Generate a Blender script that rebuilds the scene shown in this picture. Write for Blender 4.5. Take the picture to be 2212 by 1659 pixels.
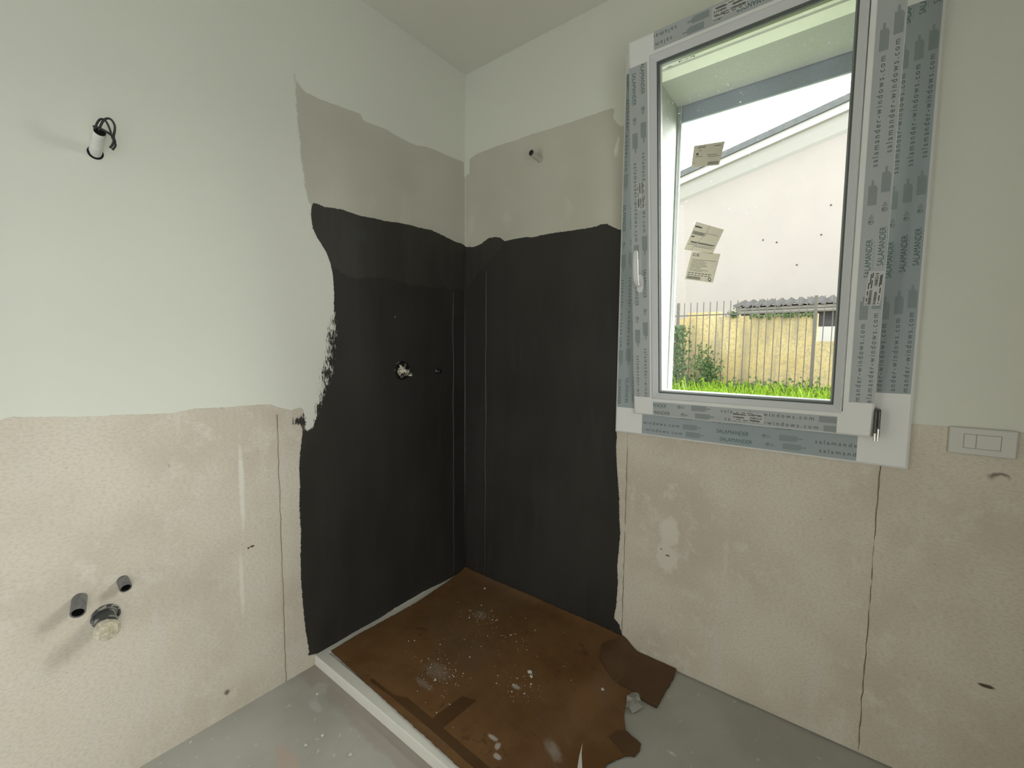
import bpy, bmesh, math, random
import numpy as np
from mathutils import Vector, Matrix, geometry

random.seed(7)
RNG = np.random.default_rng(11)
for o in list(bpy.data.objects):
    bpy.data.objects.remove(o)
SC = bpy.context.scene
COL = SC.collection

# ------------------------------------------------------------------ camera
cam_data = bpy.data.cameras.new('camera')
cam_data.sensor_fit = 'HORIZONTAL'
cam_data.sensor_width = 36.0
cam_data.lens = 36.0 * 935.3 / 2212.0
cam_data.clip_start = 0.02
cam_data.clip_end = 200
cam = bpy.data.objects.new('camera', cam_data)
COL.objects.link(cam)
yaw, pitch, roll = 0.65736, -0.079448, 0.00904
cf = Vector((-math.sin(yaw) * math.cos(pitch), math.cos(yaw) * math.cos(pitch), math.sin(pitch)))
cr = Vector((math.cos(yaw), math.sin(yaw), 0))
cu = cr.cross(cf)
cr, cu = cr * math.cos(roll) + cu * math.sin(roll), cu * math.cos(roll) - cr * math.sin(roll)
cam.matrix_world = Matrix(((cr.x, cu.x, -cf.x, 1.6458), (cr.y, cu.y, -cf.y, -1.7122), (cr.z, cu.z, -cf.z, 1.2866), (0, 0, 0, 1)))
SC.camera = cam

# ------------------------------------------------------------------ world: bright even overcast sky
world = bpy.data.worlds.new('overcast_sky')
SC.world = world
world.use_nodes = True
bg = world.node_tree.nodes['Background']
bg.inputs[0].default_value = (0.97, 0.99, 1.0, 1)
bg.inputs[1].default_value = 3.5

# soft sun added to brighten the left wall; the day itself is overcast
sun_data = bpy.data.lights.new('added_soft_sun', 'SUN')
sun_data.energy = 17.0
sun_data.angle = math.radians(50)
sun_data.color = (1.0, 0.985, 0.94)
sun = bpy.data.objects.new('added_soft_sun', sun_data)
COL.objects.link(sun)
sun.rotation_euler = Vector((-0.62, -0.58, -0.50)).to_track_quat('-Z', 'Y').to_euler()

# portals only guide the sampling of sky light through the window and two unseen openings placed behind the camera for their light
def area_light(name, loc, rot, sx, sy, power, col, portal=False):
    l = bpy.data.lights.new(name, 'AREA')
    l.shape = 'RECTANGLE'; l.size = sx; l.size_y = sy; l.energy = power; l.color = col
    o = bpy.data.objects.new(name, l)
    COL.objects.link(o); o.location = loc; o.rotation_euler = rot
    if portal:
        l.cycles.is_portal = True
    return o
area_light('doorway_portal', (0.26, -2.62, 1.0), (math.radians(90), 0, 0), 0.36, 2.0, 1, (1, 1, 1), True)
area_light('side_opening_portal', (2.64, -2.07, 1.05), (math.radians(90), 0, math.radians(90)), 1.02, 1.9, 1, (1, 1, 1), True)
area_light('window_portal', (1.35, 0.34, 1.70), (math.radians(-90), 0, 0), 0.75, 1.32, 1, (1, 1, 1), True)

SC.view_settings.view_transform = 'Standard'
SC.view_settings.look = 'None'
SC.view_settings.gamma = 1.0
SC.view_settings.use_curve_mapping = False
SC.view_settings.exposure = 0.23
try:
    SC.cycles.use_denoising = True
    SC.cycles.max_bounces = 8
    SC.cycles.diffuse_bounces = 3
    SC.cycles.use_adaptive_sampling = True
    SC.cycles.adaptive_threshold = 0.12
    SC.cycles.transparent_max_bounces = 16
    SC.cycles.sample_clamp_indirect = 6.0
except Exception:
    pass

# ------------------------------------------------------------------ outlines on the walls (y, z) / (x, z) and on the floor (x, y), in metres
WHITE_LEFT_EDGE = [(-1.6469, 1.101), (-1.6301, 1.1071), (-1.5712, 1.1001), (-1.4859, 1.0913), (-1.4102, 1.0878), (-1.3036, 1.0799), (-1.2455, 1.0884), (-1.1554, 1.0838), (-1.0492, 1.083), (-1.0101, 1.0793), (-0.9974, 1.0713), (-0.9397, 1.0498), (-0.9115, 1.0592), (-0.8922, 1.0501), (-0.9004, 1.0133), (-0.8839, 0.9622), (-0.8652, 0.9705), (-0.8104, 1.0304)]
PRIMER_LEFT = [(-0.89, 2.2768), (-0.8791, 2.25), (-0.8505, 2.2306), (-0.7969, 2.2313), (-0.7403, 2.2372), (-0.6703, 2.2442), (-0.6218, 2.2501), (-0.6049, 2.2277), (-0.4924, 2.2383), (-0.4559, 2.2328), (-0.3792, 2.2296), (-0.3253, 2.2308), (-0.2832, 2.244), (-0.2101, 2.253), (-0.1328, 2.2537), (-0.051, 2.2589), (-0.003, 2.2611)]
PRIMER_LEFT_SIDE = [(-0.841, 1.824), (-0.8544, 1.8545), (-0.8664, 1.9267), (-0.8739, 2.0239), (-0.8813, 2.1195), (-0.8886, 2.2134)]
BLACK_LEFT_TOP = [(-0.8332, 1.8415), (-0.789, 1.834), (-0.7543, 1.8394), (-0.7104, 1.8434), (-0.6585, 1.8398), (-0.6261, 1.8383), (-0.5584, 1.8449), (-0.511, 1.8463), (-0.4363, 1.8556), (-0.3704, 1.8603), (-0.3011, 1.8609), (-0.2368, 1.8663), (-0.1663, 1.8566), (-0.128, 1.8508), (-0.0685, 1.8417), (-0.0273, 1.8427), (0.0043, 1.8319)]
BLACK_LEFT_SIDE = [(-0.8332, 1.8415), (-0.8412, 1.8154), (-0.8422, 1.7809), (-0.8361, 1.7392), (-0.8222, 1.7126), (-0.7987, 1.6821), (-0.7823, 1.6567), (-0.7677, 1.6196), (-0.759, 1.5755), (-0.7552, 1.4936), (-0.7615, 1.401), (-0.7738, 1.308), (-0.7897, 1.2245), (-0.8072, 1.1511), (-0.8246, 1.0782), (-0.8413, 1.0245), (-0.8615, 0.9718), (-0.8802, 0.9617), (-0.8925, 0.9762), (-0.8862, 1.0061), (-0.8947, 1.0252), (-0.911, 1.0163), (-0.9358, 1.0087), (-0.9395, 0.9986), (-0.9118, 0.9914), (-0.8981, 0.9715), (-0.9026, 0.9415), (-0.9116, 0.8797), (-0.9167, 0.8263), (-0.9153, 0.7531), (-0.9211, 0.6813), (-0.9172, 0.5692), (-0.9218, 0.4775), (-0.9228, 0.3839), (-0.9183, 0.287), (-0.9151, 0.2088), (-0.9063, 0.1266), (-0.8985, 0.0675), (-0.9064, 0.0564)]
BLACK_LEFT_BOTTOM = [(-0.8646, 0.04), (-0.8369, 0.0381), (-0.7095, 0.0441), (-0.5672, 0.0419), (-0.476, 0.0492), (-0.2882, 0.05), (0.0208, 0.0563)]
BLACK_COAT_LINE = [(-0.7412, 1.5743), (-0.609, 1.5943), (-0.4781, 1.6041), (-0.3179, 1.6037), (-0.1835, 1.5931), (-0.1192, 1.5769), (-0.0169, 1.5684)]
PRIMER_RIGHT = [(0.0038, 2.2611), (0.0501, 2.2775), (0.0888, 2.286), (0.1392, 2.2865), (0.2212, 2.2892), (0.3221, 2.2835), (0.4305, 2.2847), (0.5323, 2.2798), (0.6511, 2.2761), (0.74, 2.2755), (0.8279, 2.2737)]
BLACK_RIGHT_TOP = [(0.0041, 1.8305), (0.0445, 1.8227), (0.0775, 1.823), (0.1163, 1.8295), (0.1416, 1.8423), (0.1666, 1.8525), (0.2097, 1.8508), (0.2458, 1.8409), (0.2697, 1.8218), (0.3275, 1.8224), (0.3972, 1.8231), (0.4378, 1.815), (0.5031, 1.8179), (0.566, 1.8167), (0.6502, 1.8138), (0.7077, 1.8126), (0.7631, 1.8115), (0.7952, 1.8178), (0.8206, 1.8136), (0.8481, 1.7959), (0.8994, 1.7711)]
BLACK_RIGHT_SIDE = [(0.8909, 1.6609), (0.8929, 1.3963), (0.8936, 1.1061), (0.8894, 0.9676), (0.8888, 0.8478), (0.8948, 0.7885), (0.9008, 0.7291), (0.9095, 0.65), (0.912, 0.5692), (0.918, 0.5095), (0.9128, 0.4051), (0.908, 0.3517), (0.9144, 0.2809), (0.909, 0.1739), (0.8999, 0.1173), (0.9264, 0.0964), (0.9447, 0.0534)]
WHITE_RIGHT_EDGE = [(1.8078, 1.0809), (1.8365, 1.0801), (1.883, 1.0814), (2.0151, 1.082), (2.0241, 1.0807)]
SWITCH = [(1.8839, 1.0828), (2.0149, 1.0844), (2.0138, 1.0103), (1.884, 1.0072)]
SWITCH_LINES = [(1.9137, 1.0472), (1.9376, 1.0504), (1.9842, 1.0504), (1.9254, 1.0747), (1.9284, 1.0284)]
SPOTS_RIGHT = [(1.1219, 0.5651), (1.1265, 0.442), (1.12, 0.4688), (1.0933, 0.4878), (1.9892, 0.9625), (1.9946, 0.9445), (2.0029, 0.3635), (1.3975, 0.8101), (1.1736, 0.8377), (1.1065, 0.732), (1.4949, 0.8299), (1.5368, 0.2651), (1.8175, 0.3915)]
SPOTS_LEFT = [(-1.0915, 0.5769), (-1.1151, 0.7531), (-1.1308, 0.405), (-1.1908, 0.0842)]
CARD_TOP = [(-0.0022, 0.0308), (0.2642, 0.0287), (0.5763, 0.0188), (0.8168, 0.0096), (0.9529, -0.0183)]
CARD_LEFT = [(0.0378, -0.8277), (0.0346, -0.709), (0.0393, -0.5702), (0.0439, -0.3856), (0.0269, -0.1843), (0.0104, -0.0641), (-0.0, 0.0057)]
CARD_FRONT = [(0.0378, -0.8277), (0.2647, -0.8367), (0.4619, -0.8457), (0.6475, -0.8528), (0.8039, -0.8567)]
CARD_RIGHT = [(1.0483, 0.0219), (1.1263, 0.0209), (1.1579, 0.0158), (1.1732, 0.0018), (1.1763, -0.0493), (1.1738, -0.1454), (1.1735, -0.2293), (1.1418, -0.2308), (1.1147, -0.228), (1.0926, -0.2124), (1.0826, -0.2231), (1.0744, -0.2599), (1.0842, -0.2998), (1.1017, -0.3486), (1.1234, -0.3879), (1.1566, -0.3976), (1.1831, -0.4049), (1.1889, -0.4317), (1.1834, -0.4603), (1.1586, -0.4779), (1.1407, -0.5078), (1.1262, -0.5368), (1.1258, -0.5618)]
FLAP = [(0.9364, 0.0223), (1.0483, 0.0219), (1.1263, 0.0209), (1.1579, 0.0158), (1.1732, 0.0018), (1.1763, -0.0493), (1.1738, -0.1454), (1.1735, -0.2293), (1.1418, -0.2308), (1.1147, -0.228), (1.0926, -0.2124), (1.0453, -0.2127), (0.9692, -0.2132), (0.923, -0.1801), (0.8943, -0.1003)]
TAPE_A = [(0.436, -0.8124), (0.4716, -0.7895), (0.6117, -0.7994), (0.6668, -0.7987), (0.8677, -0.8066), (0.8428, -0.8261), (0.822, -0.826), (0.6555, -0.8186)]
TAPE_B = [(0.6117, -0.7994), (0.6224, -0.6651), (0.6764, -0.6459), (0.6668, -0.7987)]
TAPE_C = [(1.0971, -0.411), (1.1234, -0.3879), (1.1831, -0.4049), (1.1889, -0.4317), (1.1834, -0.4603), (1.1586, -0.4779), (1.0901, -0.45)]
SLIT = [(1.0312, -0.5212), (1.0467, -0.5559), (1.0828, -0.6164), (1.067, -0.625), (1.0449, -0.5677)]
CHIPS_CARD = [(0.2261, -0.0888), (0.7485, -0.4198), (0.7663, -0.4388), (0.7847, -0.4648), (0.4421, -0.2513), (0.9911, -0.293), (0.3308, -0.318), (0.3106, -0.2088), (0.7361, -0.5088), (0.5554, -0.2932), (0.4927, -0.6727), (0.2407, -0.5927), (0.2568, -0.5762), (0.3586, -0.525)]
SMEAR = [(0.8115, -0.7192), (0.8443, -0.7308), (0.8657, -0.7633)]
DUST = [(0.4435, -0.6159), (0.4532, -0.7279), (0.3612, -0.2655), (0.9816, -0.6226), (0.7433, -0.5209)]
CHIPS_FLOOR = [(0.3349, -1.0293), (0.3281, -1.0819), (0.4711, -1.012), (0.1539, -0.95), (0.0224, -1.3058), (1.2702, -0.3727)]
FLOOR_PATCH = [(0.3501, -1.1367), (0.1317, -0.9106), (0.4602, -0.9305), (0.2854, -0.9259), (1.2703, -0.2228)]
SCRAP = [(1.0772, -0.2183), (1.0997, -0.2117), (1.1342, -0.2645), (1.1132, -0.3064), (1.0854, -0.2979), (1.0712, -0.2561)]
TRAYEDGE = [(0.9535, -0.0198)]

# ------------------------------------------------------------------ helpers
def tag(o, label=None, cat=None, group=None, kind=None):
    if label: o['label'] = label
    if cat: o['category'] = cat
    if group: o['group'] = group
    if kind: o['kind'] = kind
    return o

def obj(name, verts, faces, mat=None, parent=None, smooth=False):
    me = bpy.data.meshes.new(name)
    me.from_pydata([tuple(v) for v in verts], [], [tuple(f) for f in faces])
    if mat: me.materials.append(mat)
    if smooth:
        me.polygons.foreach_set('use_smooth', [True] * len(me.polygons))
    me.update()
    o = bpy.data.objects.new(name, me)
    COL.objects.link(o)
    if parent: o.parent = parent
    return o

def empty(name, loc=(0, 0, 0)):
    # the Empty sits at the thing's base; children keep world coordinates through the inverse
    o = bpy.data.objects.new(name, None)
    o.empty_display_size = 0.05
    COL.objects.link(o); o.location = loc
    return o

def adopt(parent, *kids):
    for k in kids:
        k.parent = parent
        k.matrix_parent_inverse = Matrix.Translation(-Vector(parent.location))

class MB:
    def __init__(s): s.v = []; s.f = []
    def add(s, v, f):
        b = len(s.v); s.v += [tuple(p) for p in v]; s.f += [tuple(i + b for i in q) for q in f]; return s
    def box(s, x0, x1, y0, y1, z0, z1):
        return s.add([(x0, y0, z0), (x1, y0, z0), (x1, y1, z0), (x0, y1, z0), (x0, y0, z1), (x1, y0, z1), (x1, y1, z1), (x0, y1, z1)],
                     [(0, 3, 2, 1), (4, 5, 6, 7), (0, 1, 5, 4), (1, 2, 6, 5), (2, 3, 7, 6), (3, 0, 4, 7)])
    def tube(s, pts, rad, n=12, cap=True):
        pts = [Vector(p) for p in pts]
        rads = rad if isinstance(rad, (list, tuple)) else [rad] * len(pts)
        b = len(s.v); t0 = (pts[1] - pts[0]).normalized()
        u = t0.orthogonal().normalized()
        for i, p in enumerate(pts):
            t = (pts[min(i + 1, len(pts) - 1)] - pts[max(i - 1, 0)])
            if t.length < 1e-9: t = t0
            t.normalize(); u = (u - t * u.dot(t))
            if u.length < 1e-6: u = t.orthogonal()
            u.normalize(); w = t.cross(u)
            for k in range(n):
                a = 2 * math.pi * k / n
                s.v.append(tuple(p + (u * math.cos(a) + w * math.sin(a)) * rads[i]))
        for i in range(len(pts) - 1):
            for k in range(n):
                k2 = (k + 1) % n
                s.f.append((b + i * n + k, b + i * n + k2, b + (i + 1) * n + k2, b + (i + 1) * n + k))
        if cap:
            s.f.append(tuple(b + k for k in range(n))[::-1])
            s.f.append(tuple(b + (len(pts) - 1) * n + k for k in range(n)))
        return s
    def lathe(s, base, axis, prof, n=20, cap=True):
        """surface of revolution: prof = (distance along axis, radius) from first to last ring"""
        o = Vector(base); d = Vector(axis).normalized(); u = d.orthogonal().normalized(); w = d.cross(u); b = len(s.v)
        for (q, r) in prof:
            for k in range(n):
                a = 2 * math.pi * k / n
                s.v.append(tuple(o + d * q + (u * math.cos(a) + w * math.sin(a)) * r))
        for i in range(len(prof) - 1):
            for k in range(n):
                k2 = (k + 1) % n
                s.f.append((b + i * n + k, b + i * n + k2, b + (i + 1) * n + k2, b + (i + 1) * n + k))
        if cap: s.f.append(tuple(b + (len(prof) - 1) * n + k for k in range(n)))
        return s
    def build(s, name, mat, parent=None, smooth=False):
        o = obj(name, s.v, s.f, mat, None, smooth)
        if parent: adopt(parent, o)
        return o

def bevel(o, w=0.002, seg=2):
    m = o.modifiers.new('bevel', 'BEVEL'); m.width = w; m.segments = seg; m.limit_method = 'ANGLE'
    return o

# ------------------------------------------------------------------ materials
class NT:
    def __init__(s, name):
        s.m = bpy.data.materials.new(name); s.m.use_nodes = True
        s.t = s.m.node_tree; s.n = s.t.nodes; s.l = s.t.links
        s.b = s.n['Principled BSDF']; s.out = s.n['Material Output']
        s.geo = s.n.new('ShaderNodeNewGeometry')
    def val(s, sock, v):
        if isinstance(v, bpy.types.NodeSocket): s.l.new(v, sock)
        else: sock.default_value = v
    def noise(s, scale=5, detail=4, rough=0.55, stretch=(1, 1, 1), dist=0.0, off=(0, 0, 0)):
        mp = s.n.new('ShaderNodeMapping'); mp.inputs['Scale'].default_value = stretch; mp.inputs['Location'].default_value = off
        s.l.new(s.geo.outputs['Position'], mp.inputs['Vector'])
        t = s.n.new('ShaderNodeTexNoise'); t.inputs['Scale'].default_value = scale
        t.inputs['Detail'].default_value = detail; t.inputs['Roughness'].default_value = rough; t.inputs['Distortion'].default_value = dist
        s.l.new(mp.outputs[0], t.inputs['Vector'])
        return t.outputs['Fac']
    def math(s, op, a, b=0.0, c=None, clamp=False):
        q = s.n.new('ShaderNodeMath'); q.operation = op; q.use_clamp = clamp
        s.val(q.inputs[0], a); s.val(q.inputs[1], b)
        if c is not None: s.val(q.inputs[2], c)
        return q.outputs[0]
    def ramp(s, f, a, b, lo=0.0, hi=1.0):
        q = s.n.new('ShaderNodeMapRange'); q.interpolation_type = 'SMOOTHSTEP'
        s.val(q.inputs['Value'], f); s.val(q.inputs['From Min'], a); s.val(q.inputs['From Max'], b)
        q.inputs['To Min'].default_value = lo; q.inputs['To Max'].default_value = hi
        return q.outputs['Result']
    def mix(s, f, a, b):
        q = s.n.new('ShaderNodeMix'); q.data_type = 'RGBA'
        s.val(q.inputs[0], f)
        for sock, v in ((q.inputs[6], a), (q.inputs[7], b)):
            if isinstance(v, bpy.types.NodeSocket): s.l.new(v, sock)
            else: sock.default_value = (*v[:3], 1)
        return q.outputs[2]
    def sep(s):
        q = s.n.new('ShaderNodeSeparateXYZ'); s.l.new(s.geo.outputs['Position'], q.inputs[0]); return q.outputs
    def attr(s, name):
        q = s.n.new('ShaderNodeAttribute'); q.attribute_name = name; return q.outputs['Fac']
    def color(s, c):
        s.val(s.b.inputs['Base Color'], c if isinstance(c, bpy.types.NodeSocket) else (*c[:3], 1)); return s
    def rough(s, r): s.val(s.b.inputs['Roughness'], r); return s
    def set(s, **k):
        for a, v in k.items(): s.b.inputs[a.replace('_', ' ')].default_value = v
        return s
    def bump(s, f, strength=0.3, dist=0.002):
        q = s.n.new('ShaderNodeBump'); q.inputs['Strength'].default_value = strength; q.inputs['Distance'].default_value = dist
        s.l.new(f, q.inputs['Height']); s.l.new(q.outputs[0], s.b.inputs['Normal']); return s
    def cut(s, fac):
        tr = s.n.new('ShaderNodeBsdfTransparent'); mx = s.n.new('ShaderNodeMixShader')
        s.l.new(fac, mx.inputs[0]); s.l.new(tr.outputs[0], mx.inputs[1]); s.l.new(s.b.outputs[0], mx.inputs[2])
        s.l.new(mx.outputs[0], s.out.inputs['Surface']); return s
    def spots(s, base, items):
        """mix small elliptical marks given in world space: (centre, radii, colour, softness)"""
        px = s.sep(); n = s.noise(40, 2)
        for (c, r, colr, soft) in items:
            d = None
            for k in range(3):
                if r[k] is None: continue
                e = s.math('DIVIDE', s.math('SUBTRACT', px[k], c[k]), r[k])
                e = s.math('MULTIPLY', e, e)
                d = e if d is None else s.math('ADD', d, e)
            d = s.math('ADD', s.math('SQRT', d), s.math('MULTIPLY', s.math('SUBTRACT', n, 0.5), 0.9))
            base = s.mix(s.ramp(d, 1.0, 1.0 - soft), base, colr)
        return base

def simple(name, c, r=0.5, metal=0.0, spec=0.5, var=0.0, scale=30, bump=0.0):
    t = NT(name)
    if var:
        n = t.noise(scale, 2)
        t.color(t.mix(n, tuple(q * (1 - var) for q in c), tuple(min(1, q * (1 + var)) for q in c)))
        if bump: t.bump(n, bump)
    else:
        t.color(c)
    t.rough(r); t.b.inputs['Metallic'].default_value = metal; t.b.inputs['Specular IOR Level'].default_value = spec
    return t.m

M = {}
def m_plaster():
    t = NT('raw_plaster')
    big = t.noise(2.2, 2, 0.6); mid = t.noise(11, 3, 0.7); fine = t.noise(95, 3, 0.65, (1, 1, 1.9))
    streak = t.noise(14, 2, 0.6, (1, 1, 0.13))
    c = t.mix(t.ramp(big, 0.3, 0.7), (0.63, 0.57, 0.465), (0.76, 0.71, 0.595))
    c = t.mix(t.ramp(mid, 0.48, 0.72), c, (0.75, 0.71, 0.605))
    c = t.mix(t.math('MULTIPLY', t.ramp(streak, 0.56, 0.72), 0.45), c, (0.74, 0.71, 0.64))
    c = t.mix(t.math('MULTIPLY', t.ramp(fine, 0.58, 0.36), 0.34), c, (0.52, 0.46, 0.37))
    pits = t.noise(55, 1, 0.5, off=(3, 1, 2))
    c = t.mix(t.math('MULTIPLY', t.ramp(pits, 0.74, 0.80), 0.4), c, (0.33, 0.28, 0.22))
    c = t.spots(c, [((0, -1.0915, 0.5769), (None, .012, .005), (.06, .05, .04), .5), ((0, -1.104, 0.575), (None, .004, .004), (.06, .05, .04), .5),
                    ((0, -1.19, 0.086), (None, .012, .014), (.2, .17, .13), .6),
                    ((0, -1.118, 0.80), (None, .011, .20), (.82, .79, .70), .6), ((0, -1.13, 0.45), (None, .010, .16), (.80, .77, .68), .7)])
    c = t.spots(c, [((1.122, 0, 0.565), (.045, None, .075), (.76, .72, .62), .35), ((1.118, 0, 0.46), (.05, None, .075), (.75, .71, .61), .4),
                    ((1.12, 0, 0.469), (.011, None, .004), (.2, .17, .13), .5), ((1.094, 0, 0.488), (.004, None, .004), (.06, .05, .04), .5),
                    ((1.989, 0, 0.955), (.024, None, .016), (.22, .19, .15), .5), ((1.992, 0, 0.947), (.021, None, .017), (.72, .66, .55), .5),
                    ((2.003, 0, 0.3635), (.022, None, .007), (.12, .10, .07), .5)])
    t.color(c).rough(0.92)
    t.set(Specular_IOR_Level=0.2)
    t.bump(fine, 0.35, 0.0018)
    return t.m
M['plaster'] = m_plaster()

def coat_mask(t, n1, k=1.0):
    sd, amp, soft = t.attr('sd'), t.attr('amp'), t.attr('soft')
    v = t.math('ADD', sd, t.math('MULTIPLY', t.math('MULTIPLY', t.math('SUBTRACT', n1, 0.5), 3.2 * k), amp))
    return t.ramp(v, t.math('MULTIPLY', soft, -1.0), soft)

def m_white(edge=True):
    t = NT('white_paint' + ('_edge' if edge else ''))
    n = t.noise(1.6, 1, 0.5)
    c = t.mix(n, (0.77, 0.785, 0.685), (0.81, 0.825, 0.73))
    t.color(c).rough(0.85).set(Specular_IOR_Level=0.25)
    e = t.math('ADD', t.math('MULTIPLY', t.noise(28, 5, 0.7), 0.6), t.math('MULTIPLY', t.noise(160, 3, 0.6), 0.4))
    if edge: t.cut(coat_mask(t, e))
    return t.m
M['white_coat'] = (m_white(True), m_white(False))

def m_primer(edge=True):
    t = NT('bare_skim_primer' + ('_edge' if edge else ''))
    n = t.noise(2.5, 2, 0.6)
    c = t.mix(t.ramp(n, .3, .7), (0.57, 0.56, 0.465), (0.63, 0.62, 0.525))
    c = t.mix(t.math('MULTIPLY', t.ramp(t.noise(9, 2, 0.6, (1, 1, 0.5)), 0.6, 0.75), 0.35), c, (0.70, 0.695, 0.60))
    t.color(c).rough(0.9).set(Specular_IOR_Level=0.2)
    e = t.math('ADD', t.math('MULTIPLY', t.noise(22, 4, 0.7), 0.45), t.math('MULTIPLY', t.noise(330, 2, 0.6), 0.55))
    if edge: t.cut(coat_mask(t, e))
    return t.m
M['primer'] = (m_primer(True), m_primer(False))

def m_black(edge=True):
    t = NT('black_membrane' + ('_edge' if edge else ''))
    p = t.sep()
    big = t.noise(3.0, 2, 0.6, (1, 1, 0.5)); st = t.noise(11, 2, 0.6, (1.6, 1.6, 0.25)); f = t.noise(90, 2, 0.6)
    c = t.mix(t.ramp(big, .3, .7), (0.029, 0.0272, 0.0222), (0.042, 0.0398, 0.0338))
    c = t.mix(t.math('MULTIPLY', t.ramp(st, 0.5, 0.75), 0.55), c, (0.045, 0.0435, 0.038))
    # second, thinner coat at the top dries paler
    edge = t.math('ADD', p[2], t.math('MULTIPLY', t.math('SUBTRACT', t.noise(7, 2), 0.5), 0.10))
    edge = t.math('SUBTRACT', edge, t.math('MULTIPLY', p[0], 0.9, clamp=True))
    top = t.ramp(edge, 1.585, 1.60)
    c = t.mix(t.math('MULTIPLY', top, t.ramp(st, .2, .7, .35, .8)), c, (0.056, 0.054, 0.046))
    c = t.spots(c, [((0, -0.345, 1.24), (None, .05, .13), (.036, .036, .034), .8), ((0, -0.36, 1.06), (None, .07, .05), (.034, .034, .032), .8),
                    ((0, -0.46, 1.43), (None, .003, .006), (.4, .4, .38), .4), ((0, -0.63, 1.76), (None, .06, .035), (.05, .05, .045), .6)])
    t.color(c).rough(t.ramp(f, 0.2, 0.8, 0.50, 0.66)).set(Specular_IOR_Level=0.28)
    t.bump(f, 0.2, 0.0012)
    fine = t.math('ADD', t.math('MULTIPLY', t.noise(70, 4, 0.75), 0.6), t.math('MULTIPLY', t.noise(300, 2, 0.6), 0.4))
    brush = t.math('ADD', t.math('MULTIPLY', t.noise(240, 3, 0.75, (1, 1, 0.16)), 0.6), t.math('MULTIPLY', t.noise(26, 3, 0.7, (1, 1, 0.6)), 0.4))
    sel = t.ramp(t.attr('amp'), 0.006, 0.012)
    mixn = t.math('ADD', t.math('MULTIPLY', brush, sel), t.math('MULTIPLY', fine, t.math('SUBTRACT', 1.0, sel)))
    if edge: t.cut(coat_mask(t, mixn))
    return t.m
M['black'] = (m_black(True), m_black(False))
M['black_rib'] = simple('membrane_tape_edge', (0.034, 0.033, 0.033), 0.5, var=0.25, scale=40)
M['black_tape'] = simple('membrane_tape', (0.0155, 0.0145, 0.0135), 0.5, var=0.3, scale=14)

def m_floor():
    t = NT('concrete_floor')
    n = t.noise(3.2, 3, 0.6); sm = t.noise(9, 3, 0.7, (1, 0.55, 1), 1.2); sp = t.noise(38, 1, 0.5)
    c = t.mix(t.ramp(n, .3, .7), (0.41, 0.405, 0.355), (0.50, 0.495, 0.44))
    c = t.mix(t.math('MULTIPLY', t.ramp(sm, 0.58, 0.72), 0.5), c, (0.50, 0.495, 0.45))
    c = t.mix(t.math('MULTIPLY', t.ramp(sp, 0.70, 0.75), 0.6), c, (0.66, 0.65, 0.60))
    p = t.sep()
    # brown screed smear left along the tray
    d = t.math('ADD', p[1], t.math('MULTIPLY', t.math('SUBTRACT', t.noise(12, 4), 0.5), 0.07))
    band = t.math('MULTIPLY', t.ramp(d, -0.955, -0.93), t.ramp(d, -0.80, -0.85))
    c = t.mix(t.math('MULTIPLY', band, 0.6), c, (0.36, 0.305, 0.255))
    c = t.spots(c, [((0.33, -1.14, 0), (.085, .032, None), (.50, .42, .35), .5), ((0.14, -0.93, 0), (.05, .04, None), (.47, .455, .41), .6), ((0.20, -0.98, 0), (.05, .02, None), (.52, .51, .47), .6),
                    ((1.27, -0.37, 0), (.02, .01, None), (.62, .60, .55), .5)])
    t.color(c).rough(t.ramp(n, 0.2, 0.8, 0.45, 0.7))
    t.bump(sm, 0.15, 0.002)
    return t.m
M['floor'] = m_floor()
M['ceiling'] = simple('ceiling_paint', (0.72, 0.715, 0.63), 0.9, spec=0.2)
M['wall_far'] = simple('bare_grey_render', (0.24, 0.225, 0.19), 0.9, spec=0.2)

def m_card():
    t = NT('kraft_cardboard')
    n = t.noise(4, 3, 0.65); g = t.noise(60, 2, 0.6); sc = t.noise(26, 3, 0.7, (0.35, 1.3, 1), 0.8); d = t.noise(14, 4, 0.75, dist=0.8)
    c = t.mix(t.ramp(n, .3, .7), (0.150, 0.072, 0.024), (0.215, 0.112, 0.042))
    c = t.mix(t.math('MULTIPLY', t.ramp(sc, 0.54, 0.72), 0.4), c, (0.20, 0.125, 0.068))
    c = t.mix(t.math('MULTIPLY', t.ramp(d, 0.40, 0.30), 0.6), c, (0.065, 0.036, 0.015))
    c = t.mix(t.math('MULTIPLY', t.ramp(t.noise(2.2, 3, .6, off=(5, 2, 0)), .5, .66), .45), c, (0.19, 0.125, 0.075))
    c = t.mix(t.math('MULTIPLY', t.ramp(t.math('ADD', d, t.math('MULTIPLY', g, .18)), 0.78, 0.86), 0.6), c, (0.50, 0.44, 0.36))
    W = (.50, .46, .40)
    c = t.spots(c, [((0.465, -0.635, 0), (.085, .05, None), (.27, .205, .145), .9), ((0.36, -0.27, 0), (.05, .04, None), (.26, .19, .13), .9),
                    ((0.75, -0.51, 0), (.022, .014, None), W, .8), ((0.815, -0.722, 0), (.022, .010, None), W, .6), ((0.848, -0.735, 0), (.012, .016, None), W, .6), ((0.868, -0.762, 0), (.018, .011, None), W, .6),
                    ((0.98, -0.62, 0), (.04, .03, None), (.30, .25, .19), .9), ((0.47, -0.71, 0), (.06, .02, None), (.27, .205, .15), .9)])
    t.color(c).rough(0.78).set(Specular_IOR_Level=0.3)
    t.bump(sc, 0.3, 0.002)
    return t.m
M['card'] = m_card()
M['card_dark'] = simple('dark_cardboard', (0.108, 0.056, 0.022), 0.7, var=0.25, scale=12, bump=0.1)
M['card_edge'] = simple('cardboard_corrugation', (0.05, 0.026, 0.012), 0.85)
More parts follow.
